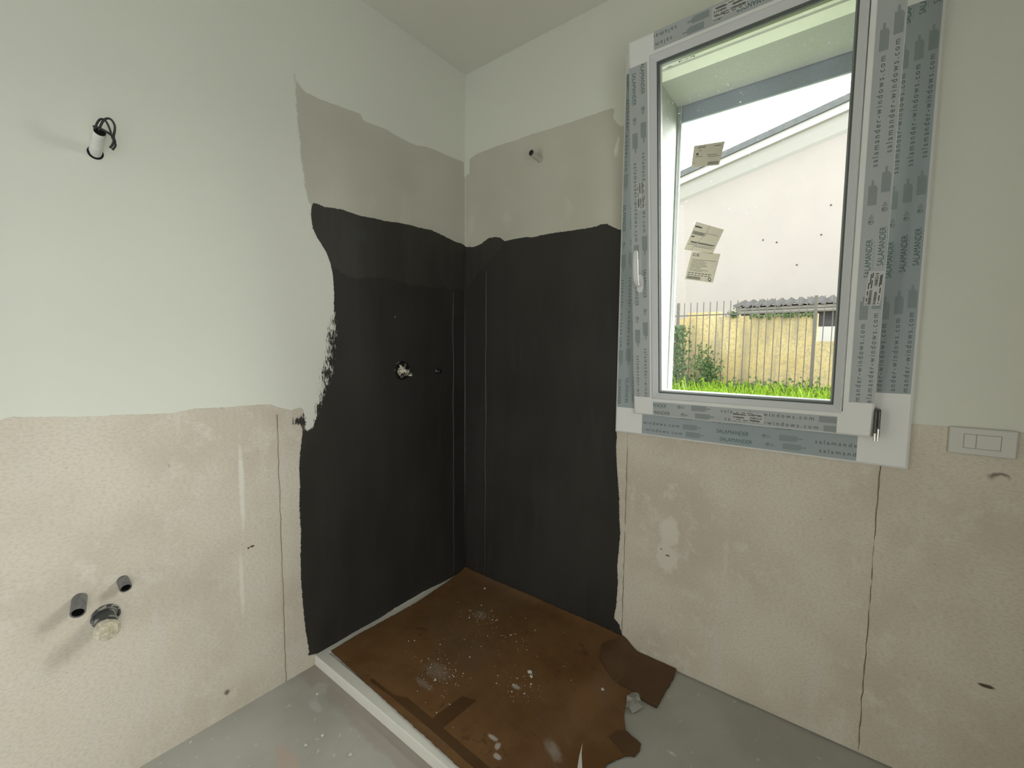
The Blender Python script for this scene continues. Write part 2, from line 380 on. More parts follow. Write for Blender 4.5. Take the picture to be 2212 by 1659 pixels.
M['parcel_tape'] = simple('brown_parcel_tape', (0.100, 0.050, 0.018), 0.5, var=0.2, scale=10)
M['tray'] = simple('white_tray_resin', (0.82, 0.815, 0.735), 0.55, var=0.05, scale=18, bump=0.04)
M['chip'] = simple('plaster_crumb', (0.66, 0.64, 0.55), 0.9)
M['scrap'] = simple('pale_film_scrap', (0.36, 0.355, 0.315), 0.35, var=0.15, scale=30)

M['pvc'] = simple('white_pvc', (0.87, 0.88, 0.85), 0.34, var=0.02, scale=6)
M['bead'] = simple('glazing_bead_pvc', (0.74, 0.76, 0.76), 0.3)
M['gasket'] = simple('grey_gasket', (0.11, 0.125, 0.12), 0.6)
M['spacer'] = simple('glass_spacer', (0.45, 0.47, 0.46), 0.35, metal=0.3)
def m_film():
    t = NT('protective_film')
    n = t.noise(6, 3, 0.5)
    t.color(t.mix(n, (0.34, 0.395, 0.405), (0.385, 0.44, 0.445))).rough(0.38)
    t.bump(t.noise(18, 3, 0.6, (1, 1, .3)), 0.12, 0.001)
    return t.m
M['film'] = m_film()
def m_film2():
    t = NT('protective_film_sash')
    n = t.noise(6, 3, 0.5)
    t.color(t.mix(n, (0.44, 0.48, 0.475), (0.49, 0.53, 0.52))).rough(0.38)
    return t.m
M['film_sash'] = m_film2()
M['ink_green'] = simple('green_print_ink', (0.045, 0.125, 0.105), 0.5)
M['ink_grey'] = simple('grey_print_ink', (0.105, 0.125, 0.12), 0.5)
M['ink_pale'] = simple('pale_print_ink', (0.235, 0.285, 0.275), 0.5)
M['ink_black'] = simple('black_print_ink', (0.03, 0.03, 0.03), 0.6)
M['sticker'] = simple('white_sticker_paper', (0.60, 0.61, 0.58), 0.6)
M['handle'] = simple('white_handle_lacquer', (0.78, 0.79, 0.76), 0.28)
M['hinge'] = simple('dark_hinge_steel', (0.10, 0.098, 0.09), 0.38, metal=0.75, var=0.4, scale=90)
M['chrome'] = simple('bright_hinge_pin', (0.6, 0.6, 0.58), 0.25, metal=0.9)

def m_glass():
    t = NT('clear_glass')
    tr = t.n.new('ShaderNodeBsdfTransparent'); tr.inputs[0].default_value = (0.965, 0.98, 0.965, 1)
    gl = t.n.new('ShaderNodeBsdfGlossy'); gl.inputs['Roughness'].default_value = 0.0
    fr = t.n.new('ShaderNodeFresnel'); fr.inputs[0].default_value = 1.18
    mx = t.n.new('ShaderNodeMixShader')
    t.l.new(fr.outputs[0], mx.inputs[0]); t.l.new(tr.outputs[0], mx.inputs[1]); t.l.new(gl.outputs[0], mx.inputs[2])
    t.l.new(mx.outputs[0], t.out.inputs['Surface'])
    return t.m
M['glass'] = m_glass()
def m_paper():
    t = NT('label_paper')
    t.color((0.44, 0.42, 0.35)).rough(0.7)
    tl = t.n.new('ShaderNodeBsdfTranslucent'); tl.inputs[0].default_value = (0.245, 0.228, 0.178, 1)
    mx = t.n.new('ShaderNodeMixShader'); mx.inputs[0].default_value = 0.55
    t.l.new(t.b.outputs[0], mx.inputs[1]); t.l.new(tl.outputs[0], mx.inputs[2]); t.l.new(mx.outputs[0], t.out.inputs['Surface'])
    return t.m
M['paper'] = m_paper()
def m_drop():
    t = NT('rain_droplet')
    t.color((0.85, 0.88, 0.9)).rough(0.1)
    tl = t.n.new('ShaderNodeBsdfTranslucent'); tl.inputs[0].default_value = (0.9, 0.92, 0.95, 1)
    tr = t.n.new('ShaderNodeBsdfTransparent')
    mx = t.n.new('ShaderNodeMixShader'); mx.inputs[0].default_value = 0.45
    t.l.new(tl.outputs[0], mx.inputs[1]); t.l.new(tr.outputs[0], mx.inputs[2]); t.l.new(mx.outputs[0], t.out.inputs['Surface'])
    return t.m
M['drop'] = m_drop()
M['reveal'] = simple('reveal_render', (0.40, 0.41, 0.405), 0.9, var=0.10, scale=110)
M['shutter'] = simple('blue_grey_shutter', (0.34, 0.375, 0.44), 0.5, var=0.12, scale=120)
M['rail'] = simple('shutter_guide_aluminium', (0.55, 0.58, 0.58), 0.35, metal=0.4)

# ------------------------------------------------------------------ room shell
H = 2.70
ROOM_X, ROOM_Y = 2.62, -2.60
REC = 0.007                       # joint depth between the wall boards
BT = 1.04                         # top of the lower boards

fl = MB().box(-0.2, ROOM_X + .2, ROOM_Y - .2, 0.3, -0.12, 0).build('floor', M['floor']); tag(fl, 'grey concrete floor with paint smears', 'floor', kind='structure')
ce = MB().box(-0.2, ROOM_X + .2, ROOM_Y - .2, 0.3, H, H + .12).build('ceiling', M['ceiling']); tag(ce, 'plain off-white ceiling above the shower corner', 'ceiling', kind='structure')

wl = MB().box(-0.2, -REC, ROOM_Y, 0.3, 0, H).box(-REC, 0, ROOM_Y, 0.0, BT, H).build('wall_left', M['plaster'])
tag(wl, 'left wall, white above and raw plaster below, with black shower membrane', 'wall', kind='structure')
OX0, OX1, OZ0, OZ1 = 0.985, 1.71, 1.04, 2.365     # window opening in the wall
WD = 0.34
wr_ = MB()
wr_.box(0, OX0, REC, WD, 0, H).box(OX1, ROOM_X + .2, REC, WD, 0, H).box(OX0, OX1, REC, WD, 0, OZ0).box(OX0, OX1, REC, WD, OZ1, H)
wr_.box(0, OX0, 0, REC, BT, H).box(OX1, ROOM_X, 0, REC, BT, H).box(OX0, OX1, 0, REC, OZ1, H)
wr = wr_.build('wall_right', M['plaster'])
tag(wr, 'right wall holding the window, raw plaster below and black membrane at the corner', 'wall', kind='structure')
BX0, BX1, BZ1 = 0.08, 0.44, 2.00       # unseen doorway inferred from the shadows, placed to light the room
DY0, DY1, DZ0, DZ1 = -2.58, -1.56, 0.10, 2.00  # unseen opening added in the side wall to light the left wall
wb = MB()
wb.box(-.2, BX0, ROOM_Y - .2, ROOM_Y, 0, H).box(BX1, ROOM_X + .2, ROOM_Y - .2, ROOM_Y, 0, H).box(BX0, BX1, ROOM_Y - .2, ROOM_Y, BZ1, H)
tag(wb.build('wall_back', M['wall_far']), 'plain back wall with an unseen doorway placed for its light', 'wall', kind='structure')
tag(MB().box(ROOM_X, ROOM_X + .2, DY1, 0, 0, H).box(ROOM_X, ROOM_X + .2, ROOM_Y, DY0, 0, H).box(ROOM_X, ROOM_X + .2, DY0, DY1, 0, DZ0).box(ROOM_X, ROOM_X + .2, DY0, DY1, DZ1, H).build('wall_side', M['wall_far']), 'plain side wall to the right of the camera', 'wall', kind='structure')

def board(name, wall, a0, a1, z0, z1, parent, wob0=True, wob1=True):
    """one plaster board with slightly ragged vertical edges; a = y on the left wall, x on the right wall"""
    n = 40
    zs = [z0 + (z1 - z0) * i / n for i in range(n + 1)]
    j = lambda on: [(random.gauss(0, .0012) if on else 0) for _ in zs]
    e0, e1 = j(wob0), j(wob1)
    v = []; f = []
    def P(a, z, d):
        return (-d, a, z) if wall == 'L' else (a, d, z)
    for i, z in enumerate(zs):
        v += [P(a0 + e0[i], z, 0), P(a1 + e1[i], z, 0), P(a0 + e0[i], z, REC), P(a1 + e1[i], z, REC)]
    for i in range(n):
        b, c = 4 * i, 4 * i + 4
        f += [(b, b + 1, c + 1, c), (b + 2, c + 2, c + 3, b + 3), (b, c, c + 2, b + 2), (b + 1, b + 3, c + 3, c + 1)]
    f += [(0, 2, 3, 1), (4 * n, 4 * n + 1, 4 * n + 3, 4 * n + 2)]
    o = obj(name, v, f, M['plaster']); adopt(parent, o)
    bm = bmesh.new(); bm.from_mesh(o.data); bmesh.ops.recalc_face_normals(bm, faces=bm.faces); bm.to_mesh(o.data); bm.free()
    return o
board('plaster_board', 'L', ROOM_Y, -0.9942, 0, BT, wl, False, True)
board('plaster_board', 'L', -0.9890, 0, 0, BT, wl, True, False)
board('plaster_board', 'R', 0, 0.9365, 0.0, BT, wr, False, True)
board('plaster_board', 'R', 0.9395, 1.7422, 0.007, BT, wr, True, True)
board('plaster_board', 'R', 1.7448, ROOM_X, 0.006, BT, wr, True, False)

# ------------------------------------------------------------------ paint coats: thin real layers with ragged outlines
def poly_sd(px, pz, poly):
    """signed distance (inside positive) of many points to one polygon"""
    P = np.asarray(poly, float); A = P; B = np.roll(P, -1, 0)
    d2 = np.full(px.shape, 1e9); ins = np.zeros(px.shape, bool)
    for (ax, az), (bx, bz) in zip(A, B):
        ex, ez = bx - ax, bz - az
        L2 = ex * ex + ez * ez + 1e-12
        t = np.clip(((px - ax) * ex + (pz - az) * ez) / L2, 0, 1)
        d2 = np.minimum(d2, (px - ax - t * ex) ** 2 + (pz - az - t * ez) ** 2)
        c = ((az > pz) != (bz > pz))
        with np.errstate(divide='ignore', invalid='ignore'):
            xi = ax + (pz - az) * ex / (ez if abs(ez) > 1e-12 else 1e-12)
        ins ^= c & (px < xi)
    return np.where(ins, 1, -1) * np.sqrt(d2)

def coat(name, wall, bounds, cell, off, mat, parent, sdf, margin=0.03):
    a0, a1, z0, z1 = bounds
    na, nz = max(2, int(round((a1 - a0) / cell))), max(2, int(round((z1 - z0) / cell)))
    aa, zz = np.meshgrid(np.linspace(a0, a1, na + 1), np.linspace(z0, z1, nz + 1))
    sd, amp, soft = sdf(aa, zz)
    keep = (sd > -margin)
    cells = keep[:-1, :-1] | keep[1:, :-1] | keep[:-1, 1:] | keep[1:, 1:]
    ii, jj = np.nonzero(cells)
    idx = np.arange(aa.size).reshape(aa.shape)
    q = np.stack([idx[ii, jj], idx[ii, jj + 1], idx[ii + 1, jj + 1], idx[ii + 1, jj]], 1)
    used, inv = np.unique(q, return_inverse=True)
    q = inv.reshape(q.shape)
    A, Z = aa.ravel()[used], zz.ravel()[used]
    if wall == 'L': v = np.stack([np.full_like(A, off), A, Z], 1)
    else: v = np.stack([A, np.full_like(A, -off), Z], 1)
    o = obj(name, v.tolist(), q.tolist(), mat[0]); adopt(parent, o)
    o.data.materials.append(mat[1])
    need = (np.asarray(amp) * 1.7 + np.asarray(soft) + .004) * np.ones_like(sd)
    ok = (sd > need)
    core = ok[ii, jj] & ok[ii, jj + 1] & ok[ii + 1, jj + 1] & ok[ii + 1, jj]
    o.data.polygons.foreach_set('material_index', core.astype(np.int32))
    for nm, arr in (('sd', sd), ('amp', amp), ('soft', soft)):
        at = o.data.attributes.new(nm, 'FLOAT', 'POINT')
        at.data.foreach_set('value', np.asarray(np.broadcast_to(arr, aa.shape), np.float32).ravel()[used])
    return o

def const(a, v): return np.full_like(a, v)
def blend(z, a, b): return np.clip((z - a) / (b - a), 0, 1)

white_l_poly = [(-3.3, 1.10), (-2.0, 1.095)] + WHITE_LEFT_EDGE + [(-0.74, 1.05), (-0.60, 1.4), (-0.60, 1.8), (0.05, 1.8), (0.05, 2.8), (-3.3, 2.8)]
def sd_white_l(a, z):
    s = poly_sd(a, z, white_l_poly)
    return s, const(a, .004), const(a, .0006)
tag(coat('white_paint', 'L', (ROOM_Y, 0.0, 0.93, 2.70), 0.0125, 0.00025, M['white_coat'], wl, sd_white_l), 'off-white paint with a wavering lower edge')

prim_l_poly = PRIMER_LEFT + [(0.05, 2.262), (0.05, 1.75), (-0.80, 1.75)] + PRIMER_LEFT_SIDE
def sd_prim_l(a, z):
    s = poly_sd(a, z, prim_l_poly)
    # white caulk line left in the corner
    s = np.minimum(s, -poly_sd(a, z, [(-.012, 2.5), (.1, 2.5), (.1, 2.19), (-.009, 2.19)]))
    s = np.minimum(s, -poly_sd(a, z, [(-.003, 2.3), (.1, 2.3), (.1, 1.5), (-.003, 1.5)]))
    left = blend(-a, .80, .86)
    return s, .0045 + .010 * left, const(a, .0006)
tag(coat('grey_primer', 'L', (-0.95, 0.0, 1.74, 2.32), 0.01, 0.0005, M['primer'], wl, sd_prim_l), 'grey-beige unpainted skim patch above the membrane')

black_l_poly = BLACK_LEFT_TOP + [(0.05, 1.83), (0.05, 0.03)] + BLACK_LEFT_BOTTOM[::-1][1:] + BLACK_LEFT_SIDE[::-1]
def sd_black_l(a, z):
    s = poly_sd(a, z, black_l_poly)
    side = (a < -0.70)
    br = np.where(side, np.clip(1 - np.abs(z - 1.22) / .27, 0, 1), 0)
    smooth = np.where(side, np.clip(1 - np.abs(z - 1.62) / .14, 0, 1), 0)
    amp = .0065 * (1 - .75 * smooth) + .072 * np.clip(br * 1.5, 0, 1)
    return s, amp, const(a, .0006)
tag(coat('black_membrane', 'L', (-0.97, 0.0, 0.02, 1.90), 0.01, 0.0008, M['black'], wl, sd_black_l, 0.06), 'black brushed-on waterproofing membrane with ragged edges')

white_r_poly = [(-.05, 1.7), (.90, 1.7), (.90, 1.079), (1.80, 1.081)] + WHITE_RIGHT_EDGE + [(2.7, 1.082), (2.7, 2.8), (-.05, 2.8)]
HOLE = [(0.915, 0.97), (1.785, 0.97), (1.785, 2.43), (0.915, 2.43)]
def sd_white_r(a, z):
    s = poly_sd(a, z, white_r_poly)
    s = np.minimum(s, -poly_sd(a, z, HOLE))
    return s, const(a, .003), const(a, .0006)
tag(coat('white_paint', 'R', (0.0, ROOM_X, 1.05, 2.70), 0.0125, 0.00025, M['white_coat'], wr, sd_white_r), 'off-white paint around and above the window')

prim_r_poly = PRIMER_RIGHT + [(0.86, 2.26), (.93, 2.26), (.93, 1.7), (-.05, 1.7), (-.05, 2.262)]
def sd_prim_r(a, z):
    s = poly_sd(a, z, prim_r_poly)
    s = np.minimum(s, -poly_sd(a, z, [(-.1, 2.5), (.035, 2.5), (.032, 2.20), (-.1, 2.19)]))
    s = np.minimum(s, -poly_sd(a, z, [(-.1, 2.3), (.003, 2.3), (.003, 1.5), (-.1, 1.5)]))
    s = np.minimum(s, -poly_sd(a, z, [(.842, 2.10), (.858, 2.16), (.866, 2.15), (.858, 2.08), (.846, 2.07)]))
    s = np.minimum(s, -poly_sd(a, z, [(.832, 2.235), (.85, 2.30), (.95, 2.30), (.95, 2.20), (.87, 2.19), (.85, 2.21)]))
    r = blend(a, .76, .84)
    return s, .0045 + .006 * r, const(a, .0006)
tag(coat('grey_primer', 'R', (0.0, 0.93, 1.74, 2.32), 0.01, 0.0005, M['primer'], wr, sd_prim_r), 'grey-beige unpainted skim patch above the membrane')

black_r_poly = BLACK_RIGHT_TOP + BLACK_RIGHT_SIDE + [(0.93, 0.045), (-.05, 0.045), (-.05, 1.83)]
def sd_black_r(a, z):
    s = poly_sd(a, z, black_r_poly)
    low = np.where((z < .12) & (a > .86), 1.0, 0.0)
    return s, .0065 + .004 * low, const(a, .0006)
tag(coat('black_membrane', 'R', (0.0, 0.96, 0.03, 1.90), 0.01, 0.0008, M['black'], wr, sd_black_r), 'black brushed-on waterproofing membrane with ragged edges')

# sealing tape under the membrane in the corner: flat band with a raised selvedge on each side
def strip_l(y0, y1, z0, z1, d0, d1, mat, name, bw=.002):
    o = MB().box(d0, d1, y0, y1, z0, z1).build(name, mat, wl); bevel(o, bw, 2); return o
def strip_r(x0, x1, z0, z1, d0, d1, mat, name, bw=.002):
    o = MB().box(x0, x1, -d1, -d0, z0, z1).build(name, mat, wr); bevel(o, bw, 2); return o
def selvedge(wall, a, z0, z1, w):
    # slightly wavering raised rib
    mb = MB(); n = 30; rows = []
    for i in range(n + 1):
        z = z0 + (z1 - z0) * i / n
        c = a + .0015 * math.sin(i * .9) + random.gauss(0, .0006); hw = w * (0.5 + .12 * math.sin(i * .7 + 2)) * (0.45 if i in (0, n) else 1)
        rows.append([(c - hw, .0016, z), (c - hw * .5, .0048, z), (c + hw * .5, .0048, z), (c + hw, .0016, z)])
    v = []; f = []
    for r in rows:
        for (q, d, z) in r: v.append((d, q, z) if wall == 'L' else (q, -d, z))
    for i in range(n):
        for k in range(3):
            b = 4 * i + k; f.append((b, b + 1, b + 5, b + 4))
    mb.add(v, f)
    return mb.build('sealing_tape_edge', M['black_rib'], wl if wall == 'L' else wr, True)
selvedge('L', -0.088, 0.05, 1.585, 0.013)
selvedge('R', 0.148, 0.06, 1.69, 0.013)
cv = MB().tube([(0.001, -0.001, 0.055), (0.001, -0.001, 0.6), (0.001, -0.001, 1.2), (0.001, -0.001, 1.80)], 0.0075, 10)
tag(cv.build('corner_seal', M['black_rib'], wl, True), 'dark sealing fillet in the corner')

# ------------------------------------------------------------------ the tilted window
TILT = 0.1184; SB = 1.034; SY = -0.045
ct, st_ = math.cos(TILT), math.sin(TILT)
def S(x, s, n=0.0):           # sash plane: x across, s up the sash, n outwards from the room
    return (x, SY - s * st_ + n * ct, SB + s * ct + n * st_)
def FR(x, z, n=0.0):          # fixed frame face, n outwards
    return (x, -0.02 + n, z)

win = empty('window_1', (1.347, -0.02, 0.947))
tag(win, 'white plastic window tilted inwards, wrapped in printed protective film', 'window', kind='structure')

def members(name, plane, x0, x1, z0, z1, prof, mat, parent, bw=0.0025):
    """four mitred lengths of one profile around a rectangle; prof = closed list of (inset, n)"""
    res = []
    for side in range(4):
        v = []; k = len(prof)
        for end in (0, 1):
            for (i, n) in prof:
                if side == 0: p = (x0 + i if end == 0 else x1 - i, z0 + i)
                elif side == 1: p = (x1 - i, z0 + i if end == 0 else z1 - i)
                elif side == 2: p = (x1 - i if end == 0 else x0 + i, z1 - i)
                else: p = (x0 + i, z1 - i if end == 0 else z0 + i)
                v.append(plane(p[0], p[1], n))
        f = [(j, (j + 1) % k, k + (j + 1) % k, k + j) for j in range(k)]
        f += [tuple(range(k))[::-1], tuple(range(k, 2 * k))]
        o = obj(name, v, f, mat); adopt(parent, o)
        bm = bmesh.new(); bm.from_mesh(o.data); bmesh.ops.recalc_face_normals(bm, faces=bm.faces); bm.to_mesh(o.data); bm.free()
        if bw: bevel(o, bw, 2)
        res.append(o)
    return res
FX0, FX1, FZ0, FZ1 = 0.890, 1.804, 0.947, 2.455
members('frame_member', FR, FX0, FX1, FZ0, FZ1, [(0, 0.019), (0.0, 0.004), (0.006, 0), (0.098, 0), (0.098, 0.028), (0.108, 0.03), (0.108, 0.095), (0.097, 0.095), (0.097, 0.045), (0.05, 0.019)], M['pvc'], win, 0)
SX0, SX1, SS1 = 0.979, 1.718, 1.334
members('sash_member', S, SX0, SX1, 0, SS1, [(0, 0.024), (0, 0.004), (0.006, 0), (0.074, 0), (0.074, 0.022), (0.094, 0.05), (0.094, 0.07), (0.016, 0.07), (0.016, 0.024)], M['pvc'], win, 0)
members('glazing_bead', S, SX0 + .074, SX1 - .077, 0.068, SS1 - .068, [(0, 0.010), (0.0, -0.001), (0.004, -0.003), (0.021, 0.012), (0.021, 0.019), (0, 0.019)], M['bead'], win, 0)
members('gasket', S, SX0 + .095, SX1 - .098, 0.089, SS1 - .089, [(-.002, 0.013), (0.0045, 0.017), (0.0045, 0.022), (-.002, 0.022)], M['gasket'], win, 0)
members('spacer_bar', S, SX0 + .094, SX1 - .097, 0.088, SS1 - .088, [(0, 0.027), (0.010, 0.027), (0.010, 0.043), (0, 0.043)], M['spacer'], win, 0)
GX0, GX1, GS0, GS1 = SX0 + .088, SX1 - .091, 0.082, SS1 - .082
def plate(plane, x0, x1, s0, s1, n0, n1):
    v = [plane(x, s, n) for n in (n0, n1) for (x, s) in ((x0, s0), (x1, s0), (x1, s1), (x0, s1))]
    return v, [(0, 1, 2, 3), (7, 6, 5, 4), (0, 4, 5, 1), (1, 5, 6, 2), (2, 6, 7, 3), (3, 7, 4, 0)]
v, f = plate(S, GX0, GX1, GS0, GS1, 0.0225, 0.0475)
pane = obj('glass_pane', v, f, M['glass']); adopt(win, pane)

# --- lettering ------------------------------------------------------------
def text_mesh(body, spacing=1.0, offset=0.0):
    cu_ = bpy.data.curves.new('lettering', 'FONT'); cu_.body = body; cu_.size = 1.0
    cu_.space_character = spacing; cu_.offset = offset; cu_.resolution_u = 3; cu_.fill_mode = 'FRONT'
    o = bpy.data.objects.new('lettering', cu_); COL.objects.link(o)
    bpy.context.view_layer.update()
    me = bpy.data.meshes.new_from_object(o.evaluated_get(bpy.context.evaluated_depsgraph_get()))
    v = np.array([q.co[:2] for q in me.vertices]); f = [tuple(p.vertices) for p in me.polygons]
    bpy.data.objects.remove(o); bpy.data.curves.remove(cu_); bpy.data.meshes.remove(me)
    v[:, 0] -= v[:, 0].min(); w = v[:, 0].max()
    v[:, 0] /= w
    return v, f
TXT = {'brand': text_mesh('SALAMANDER', 1.0, 0.0), 'web': text_mesh('salamander-windows.com', 1.45, 0.006), 'code': text_mesh('068G13', 1.0, 0.02), 'ce': text_mesh('CE', 1.1, 0.02), 'q': text_mesh('Q', 1.0, 0.03)}

def place(buf, tm, a, b, w, h):
    v, f = tm
    base = len(buf[0])
    buf[0].extend([(a + p[0] * w, b + p[1] * h) for p in v])
    buf[1].extend([tuple(i + base for i in q) for q in f])
def rect(buf, a0, a1, b0, b1):
    base = len(buf[0]); buf[0].extend([(a0, b0), (a1, b0), (a1, b1), (a0, b1)]); buf[1].extend([(base, base + 1, base + 2, base + 3)])
def ring(buf, a, b, r0, r1, n=14, t0=0, t1=2 * math.pi):
    base = len(buf[0])
    for i in range(n + 1):
        t = t0 + (t1 - t0) * i / n
        buf[0].extend([(a + r0 * math.cos(t), b + r0 * math.sin(t)), (a + r1 * math.cos(t), b + r1 * math.sin(t))])
    for i in range(n): buf[1].extend([(base + 2 * i, base + 2 * i + 1, base + 2 * i + 3, base + 2 * i + 2)])

def clip2d(buf, a0, a1, b0, b1):
    bm = bmesh.new()
    vs = [bm.verts.new((p[0], p[1], 0)) for p in buf[0]]
    for q in buf[1]:
        try: bm.faces.new([vs[i] for i in q])
        except ValueError: pass
    for co, no in (((a0, 0, 0), (-1, 0, 0)), ((a1, 0, 0), (1, 0, 0)), ((0, b0, 0), (0, -1, 0)), ((0, b1, 0), (0, 1, 0))):
        bmesh.ops.bisect_plane(bm, geom=bm.verts[:] + bm.edges[:] + bm.faces[:], plane_co=co, plane_no=no, clear_outer=True)
    bm.verts.index_update()
    r = ([(p.co.x, p.co.y) for p in bm.verts], [tuple(p.index for p in q.verts) for q in bm.faces])
    bm.free(); return r

PERIOD = 0.70
def film(plane, to_xz, a0, a1, b0, b1, rows, label, mat, lift):
    """film strip in reading coordinates: a along the text, b up the letters; to_xz maps (a, b) onto the member's plane"""
    c = [to_xz(a, b) for a, b in ((a0, b0), (a1, b0), (a1, b1), (a0, b1))]
    v = [plane(x, z, -lift) for x, z in c] + [plane(x, z, 0.0005) for x, z in c]
    fo = obj('protective_film', v, [(0, 1, 2, 3), (0, 4, 5, 1), (1, 5, 6, 2), (2, 6, 7, 3), (3, 7, 4, 0)], mat); adopt(win, fo)
    bm = bmesh.new(); bm.from_mesh(fo.data); bmesh.ops.recalc_face_normals(bm, faces=bm.faces); bm.to_mesh(fo.data); bm.free()
    tag(fo, label)
    bufs = {'ink_green': ([], []), 'ink_grey': ([], []), 'ink_pale': ([], [])}
    for (bc, start) in rows:
        k0 = math.floor((a0 - start) / PERIOD) - 1
        for k in range(k0, k0 + 6):
            s = start + k * PERIOD
            if s > a1 or s + PERIOD < a0: continue
            place(bufs['ink_green'], TXT['brand'], s, bc - .0068, 0.104, 0.0195)
            for q in range(9): rect(bufs['ink_pale'], s + .012 + q * .010, s + .018 + q * .010, bc - .0115, bc - .0103)
            # lizard roundel beside the name
            ring(bufs['ink_pale'], s + .150, bc, .0040, .0068)
            ring(bufs['ink_grey'], s + .152, bc + .001, .0012, .0034, 8, .4, 4.6)
            for q in range(3): rect(bufs['ink_pale'], s + .159 + q * .004, s + .1615 + q * .004, bc - .006 + q * .0015, bc + .006 - q * .002)
            # small print blocks
            for off in (.195, .58):
                for q in range(7):
                    ln = .052 if q not in (2, 3) else .066
                    rect(bufs['ink_pale'], s + off, s + off + ln - (0.006 if q == 6 else 0), bc + .0082 - q * .0028, bc + .0102 - q * .0028)
            place(bufs['ink_grey'], TXT['web'], s + .295, bc - .0048, 0.272, 0.0185)
    for nm, b in bufs.items():
        if not b[0]: continue
        vv, ff = clip2d(b, a0 + .0005, a1 - .0005, b0, b1)
        if not ff: continue
        o = obj('film_print', [plane(*to_xz(a, q), -lift - (.00025 if nm != 'ink_pale' else .0002)) for a, q in vv], ff, M[nm])
        o.parent = fo; o.matrix_parent_inverse = fo.matrix_world.inverted()
        o.parent = fo; o.matrix_parent_inverse = Matrix.Identity(4)
    return fo
bot = lambda a, b: (a, b)
lft = lambda a, b: (b, -a)          # reading downwards, letter tops towards +x
rgt = lambda a, b: (-b, a)          # reading upwards, letter tops towards -x
top = lambda a, b: (-a, -b)         # upside down
F1, F2 = M['film'], M['film_sash']
film(S, bot, 1.058, 1.632, 0.004, 0.056, [(.0425, 1.006), (.0145, 1.019)], 'film on the sash bottom rail', F2, .0007)
film(S, lft, -1.250, -0.072, 0.981, 1.046, [(1.030, -0.558), (0.999, -0.530)], 'film on the sash handle stile', F2, .0007)
film(S, rgt, 0.104, 1.28, -1.716, -1.657, [(-1.677, 0.470), (-1.704, 0.500)], 'film on the sash hinge stile', F2, .0007)
film(S, top, -1.64, -1.07, -1.332, -1.276, [(-1.291, -1.425), (-1.317, -1.440)], 'film on the sash top rail', F2, .0007)
film(FR, bot, 1.005, 1.685, 0.9535, 1.042, [(.9985, 1.284), (.9710, 1.296), (1.036, 1.27)], 'film on the frame bottom', F1, .0007)
film(FR, lft, -2.37, -1.052, 0.897, 0.983, [(0.937, -1.875), (0.905, -1.868), (0.968, -1.88)], 'film on the frame handle side', F1, .0007)
film(FR, rgt, 1.168, 2.252, -1.797, -1.712, [(-1.727, 1.505), (-1.757, 1.519), (-1.785, 1.535)], 'film on the frame hinge side', F1, .0007)
film(FR, top, -1.68, -1.02, -2.448, -2.365, [(-2.39, -1.40), (-2.42, -1.41)], 'film on the frame top', F1, .0007)

def barcode(to_xz, a0, b0, w, h, rot=0.0):
    """small order sticker: barcodes, short lines and the code"""
    def T(a, b):
        c, s_ = math.cos(rot), math.sin(rot)
        return to_xz(a0 + a * c - b * s_, b0 + a * s_ + b * c)
    v = [S(*T(a, b), -.0013) for a, b in ((0, 0), (w, 0), (w, h), (0, h))] + [S(*T(a, b), -.0006) for a, b in ((0, 0), (w, 0), (w, h), (0, h))]
    st = obj('order_sticker', v, [(0, 1, 2, 3), (0, 4, 5, 1), (1, 5, 6, 2), (2, 6, 7, 3), (3, 7, 4, 0)], M['sticker']); adopt(win, st)
    bm = bmesh.new(); bm.from_mesh(st.data); bmesh.ops.recalc_face_normals(bm, faces=bm.faces); bm.to_mesh(st.data); bm.free()
    tag(st, 'small white barcode sticker')
    b = ([], []); rr = random.Random(5)
    for (x0, x1, y0, y1) in ((.03, .45, .60, .78), (.03, .40, .30, .46)):
        x = x0 * w
        while x < x1 * w:
            d = rr.choice((.0006, .0009, .0014)); rect(b, x, min(x + d, x1 * w), y0 * h, y1 * h); x += d + rr.choice((.0005, .0007))
    for (y, xs) in ((.88, ((.03, .06), (.12, .22), (.30, .42), (.48, .66))), (.14, ((.05, .08), (.14, .30), (.36, .52), (.60, .9))), (.22, ((.55, .88),)), (.80, ((.62, .92),)), (.70, ((.50, .74), (.8, .95)))):
        for x0, x1 in xs: rect(b, x0 * w, x1 * w, (y - .03) * h, (y + .03) * h)
    place(b, TXT['code'], .58 * w, .36 * h, .36 * w, .26 * h)
    o = obj('sticker_print', [S(*T(a, q), -.0016) for a, q in b[0]], b[1], M['ink_black']); o.parent = st; o.matrix_parent_inverse = Matrix.Identity(4)
barcode(bot, 1.337, 0.0125, 0.097, 0.034, -.02)
barcode(lft, -0.868, 1.0035, 0.097, 0.030, .02)
barcode(rgt, 0.389, -1.711, 0.096, 0.036, -.06)
barcode(top, -1.35, -1.325, 0.097, 0.034, .0)

